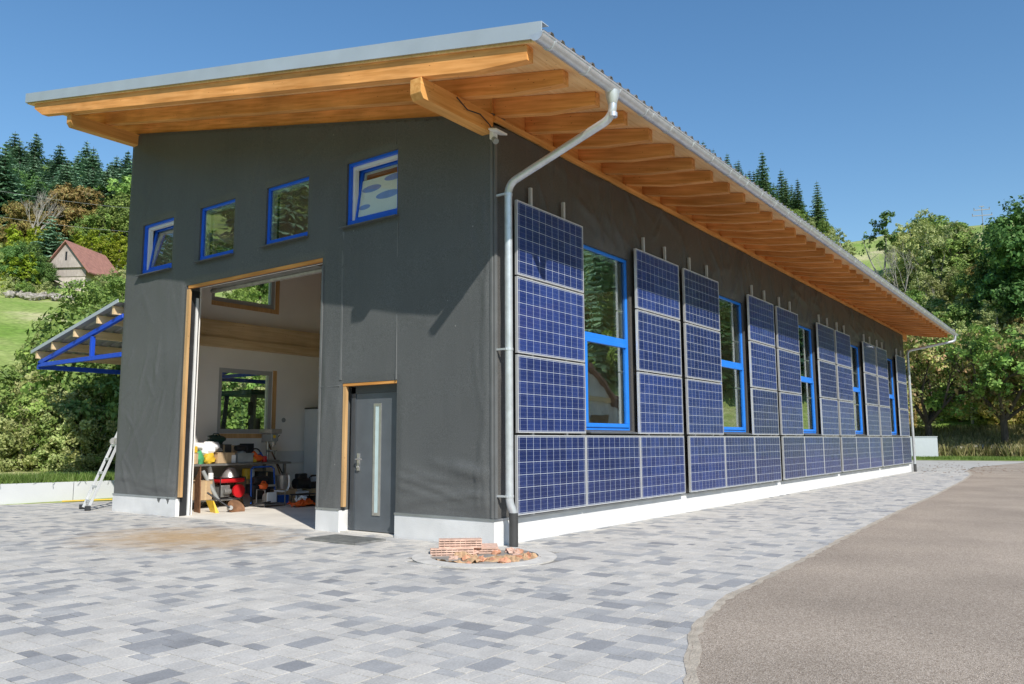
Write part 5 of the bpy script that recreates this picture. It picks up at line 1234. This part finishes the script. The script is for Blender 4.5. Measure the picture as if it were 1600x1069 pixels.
# foreground thicket left
bushes=[(168,26.5,1.5,'green'),(140,28.5,1.35,'green'),(185,29,1.6,'green'),(112,29,1.3,'green'),(120,25,.85,'olive'),(95,27.5,1.0,'olive'),(70,30,1.05,'olive'),(48,27,.85,'olive'),(28,30,.95,'olive'),(8,27,.85,'olive'),(-15,29,1.1,'green'),(150,24.8,.95,'olive'),(60,24.8,.75,'olive'),(20,24.6,.75,'green'),(178,24.5,1.05,'green'),(90,24.4,.7,'green'),(-8,24.2,.8,'olive'),(200,26,1.5,'green'),(135,23.8,.7,'olive'),(155,31,1.7,'green'),(125,33,1.6,'green'),(40,24.2,.7,'olive'),(105,24.0,.7,'olive')]
nb_g=make_tree('bush','b','bush',LF['green'],1.35,.2,2.5,22,.42,.75,95,.085,71,r0=.05,nl=12); ubg=[False]
nb_o=make_tree('bush','b','bush',LF['olive'],1.5,.15,2.4,24,.35,.7,85,.075,72,r0=.05,nl=18,bark='palebark'); ubo=[False]
names={'green':'leafy green','olive':'olive grey-green'}
GB='bushes behind the low grey wall'
for i,(px,r,s,k) in enumerate(bushes):
    pr,u=(nb_o,ubo) if k=='olive' else (nb_g,ubg)
    pt(pr,u,px,r,s,('bushy olive shrub with thin twigs in the thicket behind the low grey wall' if k=='olive' else 'leafy green bush in the thicket behind the low grey wall'),GB+(' olive' if k=='olive' else ' green'),sz=s*R_.uniform(.9,1.15),dz=-.25)
# ------------------------------------------------------------------ right side vegetation
def fruit_tree(px,r,label,seed,H,R,fork,leaf='fruit',lean=0):
    t=thing('fruit_tree',label,'tree'); x,y,z=at(px,r); t.location=(x,y,z-.1); rr=random.Random(seed)
    m=MB(); zf=H*fork; m.tube([(0,0,-.3),(.05,0,zf*.5),(lean,0,zf)],[.28,.22,.2],10)
    ends=[]
    for k in range(6):
        a=k*1.05+rr.uniform(-.3,.3); q=Vector((lean+cos(a)*R*.35,sin(a)*R*.35,zf+H*.18*rr.uniform(.6,1.4))); m.tube([(lean,0,zf-.1),q],[.14,.09],7)
        for j in range(3):
            b=a+rr.uniform(-.7,.7); e=Vector((lean+cos(b)*R*rr.uniform(.6,.95),sin(b)*R*rr.uniform(.6,.95),zf+H*rr.uniform(.15,.6))); md=q.lerp(e,.5)+Vector((0,0,.15)); m.tube([q,md,e],[.08,.05,.02],6); ends.append(e)
            for _ in range(3):
                f=e+Vector((rr.uniform(-1,1),rr.uniform(-1,1),rr.uniform(-.6,1)))*R*.3; m.tube([md,f],[.03,.01],4); ends.append(f)
    m.build('trunk',M['bark'],t,smooth=True)
    bl=[(e.x,e.y,e.z,R*.24*rr.uniform(.7,1.2),R*.24,R*.2) for e in ends]+[(lean+rr.uniform(-.5,.5)*R,rr.uniform(-.5,.5)*R,H*rr.uniform(.7,.98),R*.28,R*.28,R*.22) for _ in range(10)]
    V=blob_leaves(bl,16,.17,shell=.2); np_mesh('crown',V,len(V)//4,LF[leaf],t)
fruit_tree(1446,60.5,'fruit tree with yellowing leaves right beside the far end of the hall',3,8.0,3.6,.22)
fruit_tree(1564,59,'fruit tree with dark forked trunk on the bank at the right',5,7.6,3.7,.30,'green')
fruit_tree(1385,61,'fruit tree mostly hidden behind the far end of the hall',7,8.0,3.6,.22)
fruit_tree(1650,60,'fruit tree at the right edge of the bank',9,8.0,4.0,.25)
# thicket on the slope
TS='bushes on the slope behind the fruit trees'
for i in range(64):
    px=1400+ (i%11)*24+R_.uniform(-10,10); row=i//11; r=73+row*8.5+R_.uniform(-2,2)
    k=R_.choice(['o','o','o','g','f']) ; s=R_.uniform(.6,.95)
    if px<1440: r+= -2; s*=.7 if row>3 else 1
    if k=='o': pt(tr_ol,uo,px,r,s*.85,'grey-green olive bush tree in the thicket on the right slope',TS+' olive')
    elif k=='g': pt(tr_green,ug,px,r,s*.75,'mid green bush tree in the thicket on the right slope',TS+' green')
    else: pt(tr_br,ub,px,r,s*.55,'brownish bush tree in the thicket on the right slope',TS+' brown')
pt(tr_dk,ud,1632,92,1.25,'large dense dark green tree on the slope at the right edge')
pt(tr_dk,ud,1566,97,.72,'dark green tree left of the large dark tree on right slope')
pt(tr_dk,ud,1640,90,1.15,'dark green tree cut off by the right edge')
pt(tr_ol,uo,1434,117,1.15,'tall thin grey-green tree right of the slender pale-trunked tree')
pt(tr_ol,uo,1456,115,1.2,'olive tree on the skyline left of the tall dark trees')
pt(tr_ol,uo,1482,112,1.2,'olive tree nearest the large dark tree on the skyline')
pt(tr_green,ug,1508,112,.95,'green tree on skyline just left of large dark tree')
for i,(px,r,s) in enumerate([(1445,128,1.1),(1470,126,1.15),(1495,124,1.2),(1515,120,1.0),(1422,130,.8),(1530,118,.9)]): pt(tr_ol if i%2 else tr_green,uo if i%2 else ug,px,r,s*(1 if i%2 else .8),('grey-olive' if i%2 else 'mid green')+' tree in the hedge on the skyline left of the large dark tree','skyline hedge trees '+('olive' if i%2 else 'green'))
# slender forked pale tree on the meadow edge
t=thing('slender_tree','slender tree with two pale forked trunks before the bright meadow','tree'); x,y,z=at(1390,116); t.location=(x,y,z-.2)
m=MB(); m.tube([(0,0,-.3),(.1,-.2,3),(.3,-.6,6.5),(.2,-.7,9.5)],[.16,.14,.1,.03],7); m.tube([(0,0,-.3),(.1,.5,2.6),(.2,1.6,5.5),(.2,2.3,8.2)],[.16,.13,.08,.02],7)
for k in range(14):
    a=random.Random(k); z0=a.uniform(4,8.5); m.tube([(.2,-.6 if k%2 else 1.5,z0),(.2+a.uniform(-1.5,1.5),(-.6 if k%2 else 1.5)+a.uniform(-1.5,1.5),z0+a.uniform(.6,1.6))],[.04,.01],4)
m.build('trunk',M['palebark'],t,smooth=True)
V=np.concatenate([blob_leaves(rand_blobs(1.9,6.0,11.2,16,.6,1.0,81),14,.22,.1)+np.array([.2,-.7,0]),blob_leaves(rand_blobs(1.1,6.0,9,8,.4,.7,82),5,.2,.1)+np.array([.2,2.0,0])])
np_mesh('crown',V,len(V)//4,LF['dkgreen'],t)
pt(tr_ol,uo,1325,128,.85,'loose thin-leaved tree on the meadow edge right of lone spruce')
pt(tr_green,ug,1342,112,.5,'small green bush tree on the edge of the bright meadow')
# thin bare saplings
m=MB(); rb=random.Random(16)
t=thing('bare_tree','thin leafless grey saplings rising above the right skyline thicket','tree'); grow(Vector((0,0,-.5)),Vector((0,0,1)),3.6,.08,4); m.build('branches',M['palebark'],t); x,y,z=at(1500,118); t.location=(x,y,z)
m=MB(); rb=random.Random(26)
t=thing('bare_tree','twiggy leafless tree between slender tree and olive trees on skyline','tree'); grow(Vector((0,0,-.5)),Vector((0,0,1)),3.8,.1,5); m.build('branches',M['palebark'],t); x,y,z=at(1418,104); t.location=(x,y,z)
# ridge broadleaves below spruces
for i,(px,r,s) in enumerate([(1170,212,1.3),(1190,208,1.2),(1205,205,1.3),(1222,202,1.2),(1240,198,1.2),(1255,190,1.1),(1270,186,1.0),(1283,180,.8),(1300,170,.6),(1120,218,1.3),(1145,215,1.3),(1310,160,.6)]):
    pt(tr_ol if i%2 else tr_green,uo if i%2 else ug,px,r-6,s*.85,('olive tree' if i%2 else 'mid green tree')+' on the ridge slope below the dark spruces','ridge trees below the spruces '+('olive' if i%2 else 'green'))
# utility pole
x,y,z=at(1556,120)
t=thing('utility_pole','steel utility pole with crossarms above the large dark tree','utility pole',(x,y,z),radians(-70)); t.scale=(.6,.6,.64)
m=MB(); m.tube([(0,0,-1),(0,0,13.9)],[.12,.07],8); m.build('pole',M['mesh'],t,smooth=True)
for zz,w_ in ((13.2,1.6),(12.0,2.0),(13.9,.5)): MB().box(-w_,w_,-.08,.08,zz-.08,zz+.08).build('crossarm',M['mesh'],t)
for xx,zz in ((-1.5,13.28),(1.5,13.28),(-1.9,12.08),(1.9,12.08)): MB().tube([(xx,0,zz),(xx,0,zz+.4)],.09,6).build('insulator',M['mesh'],t)
# power lines over the left slope
for i,(za,zb,lb) in enumerate([(30.5,29.5,'upper thin overhead cable crossing the left forest slope'),(27.6,26.8,'lower thin overhead cable crossing the left forest slope')]):
    a=polar(78,104); b=polar(52,100); m=MB(); P=[]
    for k in range(25):
        u=k/24; P.append((a[0]*(1-u)+b[0]*u,a[1]*(1-u)+b[1]*u,za*(1-u)+zb*u-4*u*(1-u)*2))
    m.tube(P,.014,5); tag(m.build('power_cable',M['greyplastic']),lb,'cable')
# grass clumps : bank edge and right verge
def grass_patch(name,pts,n,h,mt,label_kind='stuff'):
    P=np.array(pts); idx=rng.integers(0,len(P),n); b=P[idx]+np.concatenate([rng.normal(0,.14,(n,2)),np.zeros((n,1))],1)
    hh=h*rng.uniform(.5,1.3,(n,1)); a=rng.uniform(0,2*pi,n); d=np.stack([np.cos(a),np.sin(a),np.zeros(n)],1); wdt=h*.06
    tip=b+np.concatenate([rng.normal(0,.35,(n,2)),np.ones((n,1))],1)*hh
    V=np.stack([b-d*wdt,b+d*wdt,tip+d*wdt*.3,tip-d*wdt*.3],1).reshape(-1,3)
    o=np_mesh(name,V,n,mt); tag(o,kind='stuff'); return o
pts=[]
for i in range(900):
    x=R_.uniform(-4,7); pts.append((x,wall_line(x)+.2+abs(R_.gauss(0,1.0)),.42))
o=grass_patch('grass_tufts',pts,15000,.15,LF['grass']); tag(o,'bright green grass growing along the top of the low wall','grass')
pts=[];pts2=[]
for i in range(2500):
    px=R_.uniform(1380,1680); r=R_.uniform(57.5,63.5); x,y,z=at(px,r); pts.append((x,y,z-.03))
for i in range(1500):
    px=R_.uniform(1380,1680); r=R_.uniform(54.0,58.5); x,y,z=at(px,r); pts2.append((x,y,z-.03))
o=grass_patch('tall_grass',pts,22000,.75,LF['drygrass']); tag(o,'tall dry grass and weeds on the right bank','grass')
o=grass_patch('grass_verge',pts2,16000,.20,LF['grass']); tag(o,'short green grass verge along the far side of the yard','grass')
gv=[]; 
for i in range(21):
    px=1330+i*18
    for r in (53.2,58.2,59.5): 
        x,y,z=at(px,r); gv.append((x,y,max(z,0)+.012+(.1 if r>59 else 0)))
m=MB(); m.add(gv,[(3*i+j,3*i+3+j,3*i+4+j,3*i+1+j)[::-1] for i in range(20) for j in range(2)]); tag(m.build('verge',M['meadow']),kind='structure')
# dry stone wall in the bank
m=MB(); rq=random.Random(18)
for i in range(110):
    px=1425+i*2.2; x,y,z=at(px,58.6+rq.uniform(-.2,.2)); 
    for k in range(2): m.blob((x,y,.35+k*.28+rq.uniform(-.05,.05)),(.35*rq.uniform(.7,1.3),.3,.17*rq.uniform(.7,1.2)),i*2+k,.25,7,5)
tag(m.build('stone_wall',M['stonewall']),'low dry stone wall overgrown with weeds on the right bank','wall')
# pale box at the far end
x,y,z=at(1428,56.8)
m=MB(); m.box(-1.1,1.1,-.35,.35,-.3,.92); m.box(-1.13,1.13,-.38,.38,.92,.96); 
for i in range(3): m.box(-1.1+i*.74,-1.09+i*.74,-.353,-.35,0,.92)
o=m.build('storage_bin',M['cabinet'],bevel=.01,loc=(x,y,.45)); o.rotation_euler=(0,0,radians(-80)); tag(o,'pale grey rectangular bin standing beyond the far end of hall','bin')
# few leaves littering the far yard
m=MB(); rq=random.Random(5)
for i in range(150):
    px=rq.gauss(1490,45); x,y,z=at(px,36+rq.gauss(3,3.5)); s=rq.uniform(.015,.04); m.box(x-s,x+s,y-s,y+s,.003,.012)
tag(m.build('leaf_litter',M['rust']),'dry leaves scattered over the far pale yard','leaf litter',kind='stuff')

# ------------------------------------------------------------------ woods outside the frame (seen in the window panes and panels)
def forest_mesh(name,spots,label):
    con=[o for o in sp[0].children if o.name.startswith('crown')][0].data; dec=[o for o in tr_green.children if o.name.startswith('crown')][0].data
    def arr(me): a=np.empty(len(me.vertices)*3,np.float32); me.vertices.foreach_get('co',a); return a.reshape(-1,3)
    ac,ad=arr(con).reshape(-1,4,3),arr(dec).reshape(-1,4,3)
    ac=ac[::2]; ad=ad[::2]
    for kind,A,mt in (('c',ac,LF['spruce']),('d',ad,LF['green'])):
        out=[]
        for (x,y,z,s,k) in spots:
            if k!=kind: continue
            a=R_.uniform(0,6.28); c,s_=cos(a),sin(a); P=A.reshape(-1,3)*s; Q=np.stack([P[:,0]*c-P[:,1]*s_+x,P[:,0]*s_+P[:,1]*c+y,P[:,2]+z-.4],1); out.append(Q)
        V=np.concatenate(out); o=np_mesh(name+('_conifers' if kind=='c' else '_broadleaves'),V,len(V)//4,mt); tag(o,label+(' of conifers' if kind=='c' else ' of broadleaved trees'),'wood',kind='stuff')
spots=[]
for i in range(420):
    az=R_.uniform(76,155); r=R_.uniform(42,190) if az>98 else R_.uniform(100,200); x,y,z=polar(az,r); spots.append((x,y,z,R_.uniform(.8,1.2),'c' if R_.random()<.45 else 'd'))
for i in range(150):
    az=R_.uniform(24,57); r=R_.uniform(120,235); x,y,z=polar(az,r); spots.append((x,y,z,R_.uniform(.8,1.2),'c' if R_.random()<.5 else 'd'))
forest_mesh('hillside_forest',spots,'wooded hillside far to the left of the yard')
spots=[]
for i in range(330):
    az=R_.uniform(-58,-1.5); r=R_.uniform(80,200); x,y,z=polar(az,r); spots.append((x,y,z,R_.uniform(.8,1.3),'c' if R_.random()<.4 else 'd'))
forest_mesh('valley_forest',spots,'wooded valley side to the right of the road')
# neighbouring farmhouse mirrored in the side windows
NH=thing('farmhouse','boarded farmhouse with tiled gable roof across the road','farmhouse',(21.2,-13.2,0),0)
m=MB(); m.prism([(-6.3,0,0),(6.3,0,0),(6.3,0,2.7),(0,0,7.0),(-6.3,0,2.7)],(0,-14,0)); m.build('wall',M['paleboard'],NH)
m=MB()
for sg in (-1,1): m.hexa([(0,.25,7.05),(0,-15,7.05),(sg*7.2,-15,2.13),(sg*7.2,.25,2.13)],[(0,.25,7.25),(0,-15,7.25),(sg*7.2,-15,2.33),(sg*7.2,.25,2.33)])
m.build('roof',M['roofred'],NH)
m=MB(); m.box(-5.5,6.0,.03,.06,3.1,3.3); m.build('lintel_board',M['palewood'],NH)
for i,xx in enumerate((-4,-1,2.2)):
    wf=rect_frame(MB(),'y',.005,.06,xx-.5,xx+.5,1.0,2.3,.08).build('window',M['whitepvc'],NH); MB().box(xx-.42,xx+.42,.01,.02,1.08,2.22).build('pane',M['dark'],wf)
m=MB(); m.box(3.6,5.4,.003,.05,0,2.5); m.build('door',M['rust'],NH)
m=MB(); m.bar((4.2,.3,.1),(8.0,.6,4.2),.08,.08); m.build('brace',M['cabinet'],NH)
